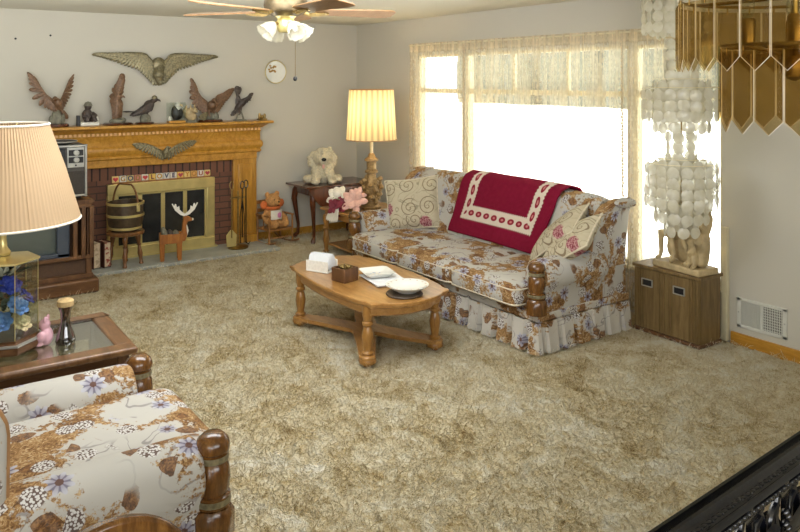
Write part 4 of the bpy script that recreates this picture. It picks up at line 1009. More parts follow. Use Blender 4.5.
# ------------------------------------------------------------------ sofa and armchair
POST = [(.05, .362), (.059, .368), (.059, .402), (.05, .407), (.056, .425), (.059, .46), (.054, .498), (.045, .511), (.052, .515), (.052, .537), (.046, .541), (.056, .55), (.058, .565), (.052, .585), (.034, .602), (0, .608)]
def settee(name, label, cat, loc, rz, HW, nc, zs=.45, wf=.075, az=.49):
    t = thing(name, label, cat, loc, rz)
    sb = MB(); sb.box((0, -.02, .235), (2 * HW + .04, .93, .06)); sb.box((0, 0, .285), (2 * HW - .10, .90, .08)); sb.build('seat_base', 'floral_skirt', t, bevel=.012, uv='box')
    # box-pleated skirt on front and sides
    hw, f, k = HW + .03, -.498, .44
    path = [(-hw, k), (-hw, f), (hw, f), (hw, k)]; pts = []; ds = .01
    for (x0, y0), (x1, y1) in zip(path[:-1], path[1:]):
        Ls = math.hypot(x1 - x0, y1 - y0); m_ = max(2, int(Ls / ds)); nx, ny = (y1 - y0) / Ls, -(x1 - x0) / Ls
        for i in range(m_): pts.append((x0 + (x1 - x0) * i / m_, y0 + (y1 - y0) * i / m_, nx, ny))
    L = len(pts)
    def sk(u, v):
        i = min(int(u * (L - 1) + .5), L - 1); x, y, nx, ny = pts[i]; ph = (i * ds % .15) / .15
        rec = 1 if ph < .2 else (.5 if ph < .27 else 0)
        out_ = .030 * (1 - v) - rec * (.055 - .040 * v) + .006 * sin(ph * 6.3) * (1 - v)
        return (x + nx * out_, y + ny * out_, .010 + .20 * v)
    mbk = MB(); mbk.grid(sk, L - 1, 5, None, lambda u, v: (u * L * ds, .01 + .20 * v)); mbk.build('pleated_skirt', 'floral_skirt', t, smooth=40)
    w = (2 * HW - .20) / nc
    for i in range(nc):
        cx = -HW + .10 + w * (i + .5)
        q = MB().cushion((cx, -.20, zs - .09), (w + .004, .76, .19), .16, n=56, m=18, e2=.42).build('seat_cushion', 'floral_seat', t, uv='unfold', smooth=60)
        for z in (zs - .045, zs - .145):
            hx, hy, r = w / 2 - .004, .372, .05
            pp = [(cx + sx * (hx - r) + r * cos(a), -.20 + sy * (hy - r) + r * sin(a), z) for sx, sy, a0 in ((1, 1, 0), (-1, 1, pi / 2), (-1, -1, pi), (1, -1, 1.5 * pi)) for a in [a0 + pi / 2 * j / 4 for j in range(5)]]
            MB().tube(pp + [pp[0]], .006, 6).build('piping', 'piping', q)
    # back sections
    wb_ = (2 * HW - .14) / nc
    for i in range(nc):
        x0 = -HW + .07 + wb_ * i; secs = []
        for j in range(13):
            u = j / 12; e = min(1, .86 + .14 * (1 - abs(2 * u - 1) ** 6) ** .5); cm = .02 * cos((x0 + wb_ * u) / HW * 1.3)
            pr_ = [(.10, .34), (.125, .50), (.16, .66), (.185, .80), (.20, .88), (.24, .935 + cm), (.30, .95 + cm), (.36, .93 + cm), (.40, .86), (.42, .70), (.43, .40), (.43, .18), (.2, .18)]
            c0 = Vector((.30, .6))
            secs.append([(x0 + wb_ * u, c0.x + (y - c0.x) * e, (z if z < .4 else c0.y + (z - c0.y) * (1 - (1 - e) * .35))) for y, z in pr_])
        MB().loft(secs, uvl=True).build('back_cushion', 'floral', t, smooth=60)
    for s in (-1, 1):
        def X(x): return s * x
        c = HW - .05; out_ = [(HW - .17, .24), (HW - .165, .46)] + [(c + .115 * cos(a), az + .115 * sin(a)) for a in [pi - pi * 1.15 * j / 14 for j in range(15)]] + [(HW + .030, .42), (HW + .010, .34), (HW + .010, .24)]
        secs = []
        for y, g in ((-.425, .88), (-.418, .94), (-.405, .98), (-.38, 1.0), (-.25, 1.0), (-.1, 1.0), (.05, 1.0), (wf + .09, .98)):
            secs.append([(X(c + (x - c) * (g if z > .4 else 1)), y, az + (z - az) * g if z > .4 else z) for x, z in out_])
        MB().loft(secs, uvl=True).build('arm', 'floral', t, smooth=60)
        bx((X(HW - .066), .21, .36), (.14, .42, .25)).build('side_panel', 'floral', t, uv='box', smooth=0)
        px_ = s * (HW - .005); py_ = -.470
        pb = MB().lathe(POST, 24, c=(px_, py_, 0)); pb.lathe([(.070, .262), (.072, .27), (.072, .345), (.06, .362)], 8, Matrix.Translation((px_, py_, 0)) @ Matrix.Rotation(pi / 8, 4, 'Z'))
        p = pb.build('arm_post', 'post', t, smooth=40)
        for z, r in ((.385, .0595), (.526, .0525)): MB().lathe([(r - .004, z - .011), (r, z - .010), (r + .0015, z), (r, z + .010), (r - .004, z + .011)], 24, c=(px_, py_, 0), cap=False).build('pale_band', 'silvergold', p)
        # rolled wing between arm and back
        secs = []; trim = []
        for j in range(15):
            v = j / 14; z = az - .02 + (.945 - az + .02) * v; cx = HW - .035 + .05 * v ** 1.5; th = .045
            yf = wf + .16 * max(0, (v - .62) / .38) ** 2.4
            if j == 14: th = .02; yf += .03
            q = [(cx + th * cos(a), yf + .045 + .045 * sin(a)) for a in [pi + pi * k / 8 for k in range(9)]]
            q += [(cx + th + .01 * v, (yf + .42) / 2 + .03), (cx + th, .40), (cx + th * .5, .44), (cx - th * .5, .44), (cx - th, .40)]
            secs.append([(X(x), y, z) for x, y in q]); trim.append((X(cx), yf, z))
        wg = MB().loft(secs, uvl=True).build('wing', 'floral', t, smooth=60)
        tr = MB(); tr.loft([[(p[0] - .022, p[1] + .012, p[2]), (p[0] + .022, p[1] + .012, p[2]), (p[0] + .018, p[1] - .004, p[2]), (p[0] - .018, p[1] - .004, p[2])] for p in trim[:-2]])
        tr.build('wing_trim', 'trimtan', wg, bevel=.003)
        xo = HW + .015 + .05
        MB().tube([(X(xo), wf + .17 + (.26 - wf) * k / 6, .925 - .012 * k / 6) for k in range(7)], [.02, .030, .034, .034, .034, .032, .026], 12).build('rolled_edge', 'floral', wg, uv='box')
    return t
SX, SY = 2.87, -.585
sofa = settee('sofa', 'floral three cushion sofa with rolled wings and turned wooden arm posts under the window', 'sofa', (SX, SY, 0), 0, 1.14, 3)
ch = settee('armchair', 'floral armchair with turned wooden arm posts in the lower left foreground', 'armchair', (4.63, -4.13, 0), pi, .44, 1, .505, .145, .475)

def pillow(name, label, loc, normal, along, w, h, d, group=None):
    n = Vector(normal).normalized(); u_ = Vector(along); u_ = (u_ - n * u_.dot(n)).normalized(); v_ = n.cross(u_); q = Matrix((u_, v_, n)).transposed()
    def top(sg):
        def f(u, v):
            x, y = 2 * u - 1, 2 * v - 1; e = max(0, (1 - x ** 4)) ** .55 * max(0, (1 - y ** 4)) ** .55
            pin = 1 - .07 * (1 - abs(x * y)) * (abs(x) ** 3 + abs(y) ** 3) / 2 * 2
            return (x * w / 2 * (1 - .07 * (1 - y * y) * -1 * -1 * abs(x)), y * h / 2 * (1 - .07 * (1 - x * x) * abs(y)), sg * d / 2 * e)
        return f
    t = thing(name, label, 'pillow', loc, 0, group); t.rotation_euler = q.to_euler()
    b = MB(); uvf = lambda u, v: (u * w, v * h)
    b.grid(top(1), 18, 18, None, uvf); b.grid(top(-1), 18, 18, None, uvf); o = b.build('pillow_cover', 'tapestry', t, smooth=70)
    k = top(1); ed = [k(i / 16, 0) for i in range(16)] + [k(1, i / 16) for i in range(16)] + [k(1 - i / 16, 1) for i in range(16)] + [k(0, 1 - i / 16) for i in range(17)]
    MB().tube(ed, .007, 6).build('piping', 'piping', o)
    return t
PG = 'scroll patterned throw pillows'
pillow('throw_pillow', 'scroll patterned throw pillow at the left end of the sofa', (1.98, -.585, .665), (.66, -.75, .30), (.72, .66, .14), .50, .47, .17, PG)
pillow('throw_pillow', 'scroll patterned throw pillow tucked behind another at the right end of the sofa', (3.74, -.56, .685), (-.50, -.52, .70), (.72, .0, .62), .50, .36, .14, PG)
pillow('throw_pillow', 'front scroll patterned throw pillow leaning on the sofa right arm', (3.94, -.66, .665), (-.42, -.56, .72), (.80, .05, .50), .48, .36, .14, PG)

AW, AH = 1.12, .86
prof = [(.128, .475), (.13, .52), (.15, .60), (.166, .68), (.18, .76), (.192, .84), (.205, .90), (.235, .955), (.30, .985), (.365, .965), (.41, .89), (.43, .78), (.437, .66)]
cum = [0]
for a, b_ in zip(prof[:-1], prof[1:]): cum.append(cum[-1] + math.dist(a, b_))
def pf_at(s):
    s *= cum[-1]
    for i in range(len(cum) - 1):
        if s <= cum[i + 1] + 1e-9:
            k = (s - cum[i]) / (cum[i + 1] - cum[i]); a, b_ = prof[i], prof[i + 1]; return a[0] + (b_[0] - a[0]) * k, a[1] + (b_[1] - a[1]) * k
    return prof[-1]
def af(u, v):
    y, z = pf_at(v); x = (-.50 + .16 * min(v, .72) / .72) * (1 - u) + (.56 + .24 * min(v, .72) / .72) * u
    n_ = mnoise.noise(Vector((u * 5, v * 4, 2))); z += .010 * n_ * v - .03 * (1 - v) * (u - .2) ** 2
    return (SX + x, SY + y - .022 - .010 * n_ + (.03 if v > .75 else 0) * (v - .75) * 4, z + (.012 if v > .4 else 0))
M['afghan'] = afghan_m(AW, AH)
b = MB(); b.grid(af, 70, 60)
ao = b.build('crocheted_throw', 'afghan', None, smooth=80)
sol = ao.modifiers.new('thick', 'SOLIDIFY'); sol.thickness = .012; sol.offset = 1
tag(ao, 'burgundy crocheted throw with white bands and flowers draped over the sofa back', 'throw blanket')

# ------------------------------------------------------------------ coffee table
ct = thing('coffee_table', 'oval scalloped maple coffee table with turned legs and curved lower stretcher', 'table', (3.08, -1.80, 0), -.02)
def ct_out(a, b, be, bs, n=18):
    # corners at (+-a,+-b), ends bulge by be, sides bulge by bs, with a small ogee notch beside each corner
    pts = []
    cs = [(a, -b), (a, b), (-a, b), (-a, -b)]
    for k in range(4):
        (x0, y0), (x1, y1) = cs[k], cs[(k + 1) % 4]; bul = be if k % 2 == 0 else bs
        nx, ny = (y1 - y0), -(x1 - x0); L = math.hypot(nx, ny); nx /= L; ny /= L
        for i in range(n):
            t = i / n; w = sin(pi * t) ** .9 * bul; notch = -.016 * math.exp(-((min(t, 1 - t) * L - .075) / .03) ** 2)
            pts.append((x0 + (x1 - x0) * t + nx * (w + notch), y0 + (y1 - y0) * t + ny * (w + notch)))
    return pts
def layers(out, zs): return [[(x * s, y * s2, z) for x, y in out] for z, s, s2 in zs]
OU = ct_out(.575, .300, .105, .055)
MB().loft(layers(OU, [(.382, .965, .95), (.388, .985, .975), (.398, .985, .975), (.402, 1, 1), (.416, 1, 1), (.420, .99, .985)])).build('tabletop', 'maple', ct, smooth=30)
MB().loft(layers(OU, [(.325, .90, .88), (.335, .915, .90), (.384, .915, .90)])).build('apron', 'maple', ct, smooth=30)
for sx in (-1, 1):
    for sy in (-1, 1):
        x, y = sx * .47, sy * .262
        b = MB(); b.lathe([(.026, .0), (.030, .02), (.054, .022), (.058, .034), (.054, .046), (.046, .05), (.046, .07), (.036, .076), (.040, .088), (.028, .098), (.026, .112), (.033, .15), (.038, .19), (.030, .235), (.024, .25), (.035, .262), (.035, .276), (.026, .284), (.030, .30), (.035, .315), (.036, .385)], 20, c=(x, y, 0))
        b.build('leg', 'maple_v', ct)
st_ = []
P = [(.47, .262), (-.47, .262), (-.47, -.262), (.47, -.262)]
for k in range(4):
    (x0, y0), (x1, y1) = P[k], P[(k + 1) % 4]; a0 = [pi / 4, 3 * pi / 4, 5 * pi / 4, 7 * pi / 4][k]
    for j in range(7): a = a0 - pi / 2.4 + pi / 1.2 * j / 6; st_.append((x0 + .055 * cos(a), y0 + .055 * sin(a)))
    mx, my = (x0 + x1) / 2, (y0 + y1) / 2; pull = .60 if k % 2 == 0 else .74
    for j in range(1, 10):
        t = j / 10; w = sin(pi * t) * pull
        st_.append(((x0 + (x1 - x0) * (.09 + .82 * t)) * (1 - w), (y0 + (y1 - y0) * (.09 + .82 * t)) * (1 - w)))
MB().loft(layers(st_, [(.045, .99, .99), (.05, 1, 1), (.066, 1, 1), (.071, .99, .99)])).build('stretcher_shelf', 'maple', ct, smooth=30)
TZ = .4215
na = thing('napkin_holder', 'white napkin holder full of napkins on the left end of the coffee table', 'napkin holder', (2.765, -1.965, TZ), .45)
bx((0, 0, .006), (.19, .13, .012)).build('holder_base', 'porcelain', na, bevel=.003)
for s in (-1, 1): bx((0, s * .060, .042), (.19, .006, .075)).build('holder_side', 'bulb_glass_frost', na, bevel=.002)
b = MB()
for k in range(9): b.box((.004 * (k % 3 - 1), -.036 + .009 * k, .068 + .004 * (k % 2)), (.17, .004, .085 + .006 * (k % 4)), None, RX(.05 * (k - 4)))
b.build('napkins', 'paper', na, smooth=0)
bxo = thing('coaster_box', 'brown wooden box filled with coasters on the coffee table', 'box', (3.09, -1.965, TZ), .2)
b = MB(); b.box((0, 0, .008), (.13, .13, .016))
for s in (-1, 1): b.box((s * .06, 0, .05), (.012, .13, .085)); b.box((0, s * .06, .05), (.13, .012, .085))
b.build('box_body', 'walnut', bxo, bevel=.003)
b = MB(); 
for k in range(4): b.lathe([(.045, .02 + k * .018), (.047, .034 + k * .018), (0, .036 + k * .018)], 18, c=(.004 * (k % 2), .003 * k, 0))
for k in range(6): b.ell((.03 * cos(k), .03 * sin(k), .095), (.018, .014, .010), n=8, m=6)
b.build('coasters', 'oldbrass', bxo)
pa = thing('papers', 'white folded papers under the square dish on the coffee table', 'papers', (3.23, -1.725, TZ), -.25)
for k in range(3): bx((.01 * k, -.008 * k, .003 + .005 * k), (.34 - .01 * k, .24, .004), RZ(.05 * k)).build('sheet', 'paper', pa, smooth=0)
sd = thing('square_dish', 'square white china dish with blue sprigs on the papers on the coffee table', 'dish', (3.165, -1.755, TZ + .017), -.25)
MB().loft([[(x * s, y * s, z) for x, y in [(.5, -.4), (.5, .4), (.4, .5), (-.4, .5), (-.5, .4), (-.5, -.4), (-.4, -.5), (.4, -.5)]] for s, z in ((.13, 0), (.15, .004), (.19, .022), (.215, .034), (.21, .036), (.18, .026), (.14, .010), (.02, .009))]).build('dish_body', 'porcelain', sd, smooth=35)
b = MB(); random.seed(9)
for k in range(9): b.ell((random.uniform(-.045, .045), random.uniform(-.045, .045), .0105), (.009, .007, .001), n=8, m=4)
b.build('blue_sprigs', plain('blue_sprig', (120, 140, 176), .3), sd)
tr_ = tag(MB().lathe([(.0, 0), (.115, 0), (.12, .006), (.115, .012), (0, .012)], 28).build('trivet', 'darktrivet', None, loc=(3.595, -1.825, TZ)), 'dark round trivet under the white bowl on the coffee table', 'trivet')
bo = thing('china_bowl', 'round white china bowl with flowered rim near the right end of the coffee table', 'bowl', (3.585, -1.795, TZ + .0125))
MB().lathe([(.065, 0), (.07, .006), (.10, .018), (.118, .034), (.138, .042), (.140, .046), (.118, .040), (.098, .026), (.07, .012), (0, .010)], 40).build('bowl_body', 'porcelain', bo)
b = MB()
for k in range(16): a = 2 * pi * k / 16; b.ell((.123 * cos(a), .123 * sin(a), .0425), (.008, .006, .0015), n=8, m=4, rot=RZ(a))
b.build('rim_flowers', plain('rim_sprig', (176, 150, 130), .3), bo)

# ------------------------------------------------------------------ foreground end table with display lamp
gt = thing('glass_end_table', 'walnut end table with inset glass top in the left foreground', 'table', (3.560, -4.02, 0))
fx, fy, fw = .33, .445, .085
b = MB()
for s in (-1, 1): b.box((s * (fx - fw / 2), 0, .515), (fw, 2 * fy, .035)); b.box((0, s * (fy - fw / 2), .515), (2 * fx - 2 * fw, fw, .035))
b.build('top_frame', 'tablewood', gt, bevel=.012)
bx((0, 0, .521), (2 * (fx - fw), 2 * (fy - fw), .008)).build('glass_top', 'tabletop_glass', gt, smooth=0)
b = MB()
for s in (-1, 1): b.box((s * (fx - .06), 0, .46), (.025, 2 * fy - .12, .08)); b.box((0, s * (fy - .06), .46), (2 * fx - .12, .025, .08))
b.build('apron', 'walnut_h', gt, bevel=.003)
for sx in (-1, 1):
    for sy in (-1, 1): bx((sx * (fx - .06), sy * (fy - .06), .25), (.055, .055, .50)).build('leg', 'walnut', gt, bevel=.006)
fl = thing('display_lamp', 'table lamp with pleated cream shade over a glass case of blue flowers', 'lamp', (3.525, -4.10, .534), .2)
hexp = lambda r: [(r * cos(pi / 3 * k), r * sin(pi / 3 * k)) for k in range(6)]
MB().loft([[(x, y, z) for x, y in hexp(r)] for r, z in ((.178, 0), (.184, .01), (.184, .032), (.158, .05), (.158, .06))]).build('case_base', 'walnut_h', fl, smooth=25)
for k in range(6):
    a, b_ = hexp(.150)[k], hexp(.150)[(k + 1) % 6]; mx, my = (a[0] + b_[0]) / 2, (a[1] + b_[1]) / 2
    bx((mx, my, .2325), (.003, .146, .345), RZ(pi / 3 * k + pi / 6)).build('glass_pane', 'clear', fl, smooth=0)
    MB().tube([(a[0], a[1], .06), (a[0], a[1], .41)], .002, 6).build('brass_edge', 'brass', fl)
MB().loft([[(x, y, z) for x, y in hexp(r)] for r, z in ((.155, .405), (.160, .408), (.160, .416), (.10, .425), (.03, .43))]).build('case_cap', 'brass', fl, smooth=25)
MB().lathe([(.03, .432), (.034, .445), (.018, .47), (.014, .52), (.019, .535), (.013, .55), (.018, .565), (.012, .58), (.017, .595), (.011, .61), (.010, .90), (0, .905)], 18).build('twisted_stem', 'brass', fl)
vs = []; fs = []; uv = []; n = 220
sp = [(.336, .590), (.333, .605), (.268, .835), (.200, 1.035), (.197, 1.05)]
for j, (r, z) in enumerate(sp):
    for i in range(n + 1): a = 2 * pi * i / n; rr = r + .003 * cos(i * pi); vs.append((rr * cos(a), rr * sin(a), z)); uv.append((i / n, j / 4))
for j in range(4):
    for i in range(n): fs.append((j * (n + 1) + i, j * (n + 1) + i + 1, (j + 1) * (n + 1) + i + 1, (j + 1) * (n + 1) + i))
so = MB().add(vs, fs, None, uv).build('lamp_shade', 'shade_white', fl, smooth=80)
for r, z in ((.337, .592), (.198, 1.048)): MB().tube([(r * cos(a), r * sin(a), z) for a in [2 * pi * i / 60 for i in range(61)]], .006, 6).build('shade_trim', 'whitecloth', so)
b = MB()
for k in range(3): a = k * 2.1 + .4; b.tube([(0, 0, .90), (.2 * cos(a), .2 * sin(a), 1.047)], .003)
b.build('shade_frame', 'brass', fl)
random.seed(21)
def fl_set(name, mat, pts, r):
    for p in pts:
        b = MB(); q = Vector((p[0], p[1], .35)); bloom(b, p, r, 7, (p[0] * 3, p[1] * 3, .25), 2); b.ell(Vector(p) + Vector((p[0], p[1], .05)).normalized() * .012, r * .35, n=10, m=7); b.build(name, mat, fl)
fl_set('royal_blue_flower', 'blueflower', [(.085, .0, .30), (.03, .08, .22), (.05, -.08, .33)], .055)
fl_set('sky_blue_flower', 'skyflower', [(.09, .03, .20), (-.02, -.09, .21), (.09, -.04, .14)], .055)
fl_set('cream_flower', 'creamflower', [(.085, .045, .12), (.03, -.095, .12), (-.04, .085, .14)], .055)
b = MB()
for k in range(40):
    a = k * 2.4; z = .10 + .28 * k / 40; feather(b, (.02 * cos(a), .02 * sin(a), z), (cos(a), sin(a), .35), (0, 0, 1), .10, .03)
b.build('foliage', 'foliage', fl)
b = MB()
for k in range(16):
    a = k * 2.4 + 1; feather(b, (.03 * cos(a), .03 * sin(a), .34), (cos(a) * .6, sin(a) * .6, .6), (cos(a), sin(a), 0), .08, .022)
b.build('white_sprigs', 'whitecloth', fl)
bt = thing('hourglass_vase', 'brown glass hourglass shaped bottle with cork lid on the glass end table', 'bottle', (3.62, -3.845, .5255))
MB().lathe([(.0, 0), (.040, 0), (.046, .012), (.040, .04), (.028, .075), (.021, .11), (.024, .15), (.033, .175), (.034, .185)], 24).build('bottle_body', 'brownglass', bt)
MB().lathe([(.036, .18), (.038, .185), (.038, .205), (.03, .212), (0, .213)], 20).build('cork_lid', 'cork', bt)
pk = thing('pink_figurine', 'small pink ceramic figurine beside the brown bottle on the glass end table', 'figurine', (3.60, -3.925, .5255), -.5)
b = MB(); b.ell((0, 0, .045), (.035, .03, .045)); b.ell((0, -.008, .10), (.026, .026, .028)); 
for s in (-1, 1): b.ell((s * .02, 0, .128), (.010, .008, .016)); b.ell((s * .03, -.015, .05), (.014, .02, .025)); b.ell((s * .022, -.03, .015), (.016, .024, .015))
b.build('figurine_body', 'pinkceramic', pk, remesh=.004, rsm=2)
MB().loft([[(x, y, z) for x, y in hexp(r)] for r, z in ((.180, .036), (.1865, .037), (.1865, .043), (.17, .045))]).build('metal_band', 'silver', fl, smooth=25)

# ------------------------------------------------------------------ wooden chair back, lower left corner
wc = thing('wooden_chair', 'honey brown wooden chair with curved top rail at the bottom left edge', 'chair', (5.445, -4.175, -.012), -pi / 2 + .15)
o1 = []
for i in range(17): a = pi * (.12 + .76 * i / 16); o1.append((-.25 * cos(a), .50 + .255 * sin(a)))
o2 = [(-.17 * cos(pi * (.1 + .8 * i / 16)) * -1, .46 + .20 * sin(pi * (.1 + .8 * i / 16))) for i in range(17)]
T = Matrix.Translation((0, .19, 0)) @ Matrix.Rotation(pi / 2, 4, 'X')
MB().prism(o1 + o2, -.017, .017, T).build('top_rail', 'post', wc, bevel=.01)
for s in (-1, 1):
    MB().tube([(s * .20, .22, 0), (s * .19, .20, .44), (s * .22, .19, .62)], [.016, .02, .018], 10).build('back_leg', 'post', wc)
    b = MB(); turned(b, s * .19, -.19, 0, .43, .024); b.build('front_leg', 'post', wc)
for k in range(-2, 3): MB().tube([(k * .07, .20, .44), (k * .062, .19, .655 - .012 * k * k)], .009).build('spindle', 'post', wc)
MB().cushion((0, 0, .44), (.46, .46, .04), .3, e2=.6).build('seat', 'post', wc)

# ------------------------------------------------------------------ cabinet, statue, shell lamp
cb = thing('low_cabinet', 'low ribbed oak cabinet with two recessed pulls by the right window edge', 'cabinet', (4.31, .008, 0))
bx((0, .01, .235), (.52, .23, .45)).build('case', 'cabinet', cb, smooth=0)
bx((.004, 0, .466), (.55, .26, .022)).build('top', 'cabinet', cb, bevel=.003)
bx((0, .0, .012), (.54, .255, .024)).build('base', 'walnut', cb, bevel=.003)
for s in (-1, 1):
    b = MB(); b.box((s * .128, -.112, .24), (.252, .016, .42))
    for k in range(4):
        x0 = s * .128 + (-.12 + .02 * k if s < 0 else .118 - .02 * k); b.box((x0, -.122, .24), (.010, .008, .42))
    for k in range(3): b.box((s * .128 + (.118 - .02 * k if s < 0 else -.12 + .02 * k), -.122, .24), (.010, .008, .42))
    d_ = b.build('door', 'cabinet', cb, smooth=0)
    q = MB(); x = s * .128 - .02
    for sz in (-1, 1): q.box((x, -.122, .355 + sz * .024), (.088, .010, .007)); q.box((x + sz * .042, -.122, .355), (.007, .010, .05))
    pl_ = q.build('pull_frame', 'silver', d_, smooth=0)
    bx((x, -.1205, .355), (.078, .003, .042)).build('pull_recess', 'black', pl_, smooth=0)
stt = thing('statue', 'aged plaster statue of two seated children on a plinth standing on the low cabinet', 'statue', (4.385, .0, .478), -.12); stt.scale = (1, 1, 1.28)
bx((0, 0, .018), (.40, .20, .036)).build('plinth', 'statue', stt, bevel=.008)
r_ = MB(); random.seed(5)
r_.ell((-.02, .03, .10), (.15, .06, .10)); r_.ell((.10, .03, .12), (.08, .06, .13)); r_.ell((-.07, .04, .15), (.08, .05, .08)); r_.ell((-.11, .03, .07), (.06, .05, .06)); r_.ell((.14, .0, .06), (.05, .06, .06)); r_.ell((.02, .05, .16), (.07, .04, .06))
r_.build('rock', 'statue', stt, remesh=.009, disp=(.012, .04), loc=(0, 0, .03))
def child(name, dx, lean, mat, head):
    b = MB()
    hip = Vector((dx, .0, .19)); ch_ = Vector((dx + lean * .3, .0, .29)); nk_ = Vector((dx + lean * .45, -.005, .345))
    b.tube([hip - Vector((0, 0, .02)), hip, ch_, nk_], [.045, .05, .048, .022], 12); b.tube([nk_, nk_ + Vector((lean * .1, -.005, .04))], [.02, .018])
    hd_ = nk_ + Vector((lean * .15, -.01, .065)); b.ell(hd_, (.036, .040, .046)); b.ell(hd_ + Vector((0, -.038, -.006)), (.007, .010, .010), n=8, m=6); b.ell(hd_ + Vector((0, .008, .014)), (.041, .042, .042))
    for s, (kx, kz, fx_, fz) in zip((-1, 1), head):
        h = hip + Vector((s * .024, -.02, -.01)); k = Vector((dx + kx, -.085, kz)); f = Vector((dx + fx_, -.075, fz))
        b.tube([h, k, f + Vector((0, .012, .03)), f], [.034, .026, .017, .014], 10); b.tube([f, f + Vector((.008 * s, -.035, -.006))], [.015, .011], 8)
        sh_ = ch_ + Vector((s * .048, 0, .03)); el = sh_ + Vector((s * .03, -.03, -.07)); b.tube([ch_ + Vector((0, 0, .03)), sh_, el, el + Vector((-s * .035, -.045, .01))], [.025, .022, .017, .013], 8)
    return b.build(name, mat, stt, remesh=.006, rsm=2)
child('seated_boy', -.075, .06, 'statue', [(-.06, .19, -.075, .055), (.02, .19, .035, .055)])
child('seated_girl', .095, -.05, 'statue', [(-.055, .20, .0, .06), (.02, .18, .05, .05)])
b = MB(); b.loft([[(.075 + r * cos(a), .0 + r * .8 * sin(a) - .012, z + .01 * sin(3 * a)) for a in [2 * pi * k / 18 for k in range(18)]] for r, z in ((.085, .17), (.075, .21), (.055, .25), (.052, .29), (.045, .33))])
b.build('draped_dress', 'statue', stt, smooth=60)
b = MB(); b.ell((.135, -.06, .085), (.028, .04, .04)); b.ell((.13, -.085, .125), (.024, .026, .026)); b.ell((.128, -.108, .12), (.012, .014, .012))
for s in (-1, 1): b.tube([(.13 + s * .02, -.075, .085), (.13 + s * .02, -.095, .04)], [.013, .010]); b.ell((.13 + s * .022, -.08, .135), (.008, .010, .018))
b.build('little_dog', 'statue', stt, remesh=.005)
b = MB(); b.lathe([(.03, .0), (.045, .04), (.05, .08), (.038, .11), (.045, .125), (.04, .13)], 16, c=(.155, .02, .215)); b.build('urn', 'statue', stt)

cx_, cy_ = 4.53, -.25
cl = thing('capiz_shell_lamp', 'tiered hanging lamp of white translucent shell discs in front of the curtain', 'hanging lamp', (cx_, cy_, 0))
rings = [(.245, 2.335, 4), (.15, 2.30, 4), (.105, 2.03, 5), (.175, 1.755, 5), (.245, 1.70, 3), (.092, 1.42, 4), (.23, 1.205, 4), (.165, 1.235, 6), (.105, .935, 3)]
strands = []; random.seed(3)
for r, z, nr in rings:
    n = max(6, int(2 * pi * r / .079))
    for k in range(n):
        a = 2 * pi * k / n + r * 7; strands.append((r, a + random.uniform(-.02, .02), z + random.uniform(-.006, .006), nr))
def strand(mb, r, a, z, nr):
    for i in range(nr):
        A = Matrix.Translation((r * cos(a), r * sin(a), z - .068 * i)) @ Matrix.Rotation(a + random.uniform(-.25, .25), 4, 'Z') @ Matrix.Rotation(pi / 2, 4, 'Y')
        mb.lathe([(0, -.0006), (.0375, -.0004), (.0385, 0), (.0375, .0006), (0, .001)], 16, A)
    mb.tube([(r * cos(a), r * sin(a), z + .045), (r * cos(a), r * sin(a), z - .07 * nr + .035)], .0012, 4)
vd = Vector((7.485 - cx_, -4.585 - cy_)).normalized()
strands.sort(key=lambda s: -(s[0] * (cos(s[1]) * vd.x + sin(s[1]) * vd.y)))
for s in strands[:98]: b = MB(); strand(b, *s); b.build('shell_strand', 'capiz', cl)
b = MB()
for s in strands[98:]: strand(b, *s)
if b.v: b.build('shell_strand', 'capiz', cl)['kind'] = 'stuff'
for r, z in sorted({(r, z + .045) for r, z, _ in rings}):
    q = MB(); q.tube([(r * cos(a), r * sin(a), z) for a in [2 * pi * i / 32 for i in range(33)]], .0025, 6)
    for k in range(3): q.tube([(0, 0, z), (r * cos(k * 2.1), r * sin(k * 2.1), z)], .0025, 5)
    q.build('ring', 'offwhite', cl)
b = MB(); b.tube([(0, 0, .97), (0, 0, CZ)], .005); b.lathe([(.0, CZ - .035), (.05, CZ - .03), (.055, CZ)], 18); b.build('cord_and_canopy', 'oldbrass', cl)

vt = thing('wall_vent', 'white metal return air vent low on the right wall', 'vent', (4.815, WY, .215))
b = MB()
for s in (-1, 1): b.box((s * .155, -.006, 0), (.03, .012, .20)); b.box((0, -.006, s * .09), (.34, .012, .022))
b.box((-.0, -.006, 0), (.02, .012, .18)); b.build('vent_frame', 'ventwhite', vt, bevel=.003)
bx((0, -.001, 0), (.30, .002, .17)).build('dark_duct', 'charcoal', vt, smooth=0)
b = MB()
for s in (-1, 1):
    for k in range(11): b.box((s * .075 - .058 + k * .0115, -.006, 0), (.0045, .012, .16), None, RZ(.5 * s))
b.build('louvers', 'ventwhite', vt, smooth=0)
b = MB()
for k in range(9): b.box((.075, -.010, -.07 + k * .0175), (.13, .003, .003))
b.build('cross_wires', 'ventwhite', vt, smooth=0)
for s in (-1, 1): MB().lathe([(.006, 0), (.005, .003), (0, .004)], 8, Matrix.Translation((s * .157, -.012, 0)) @ Matrix.Rotation(pi / 2, 4, 'X')).build('screw', 'silver', vt)

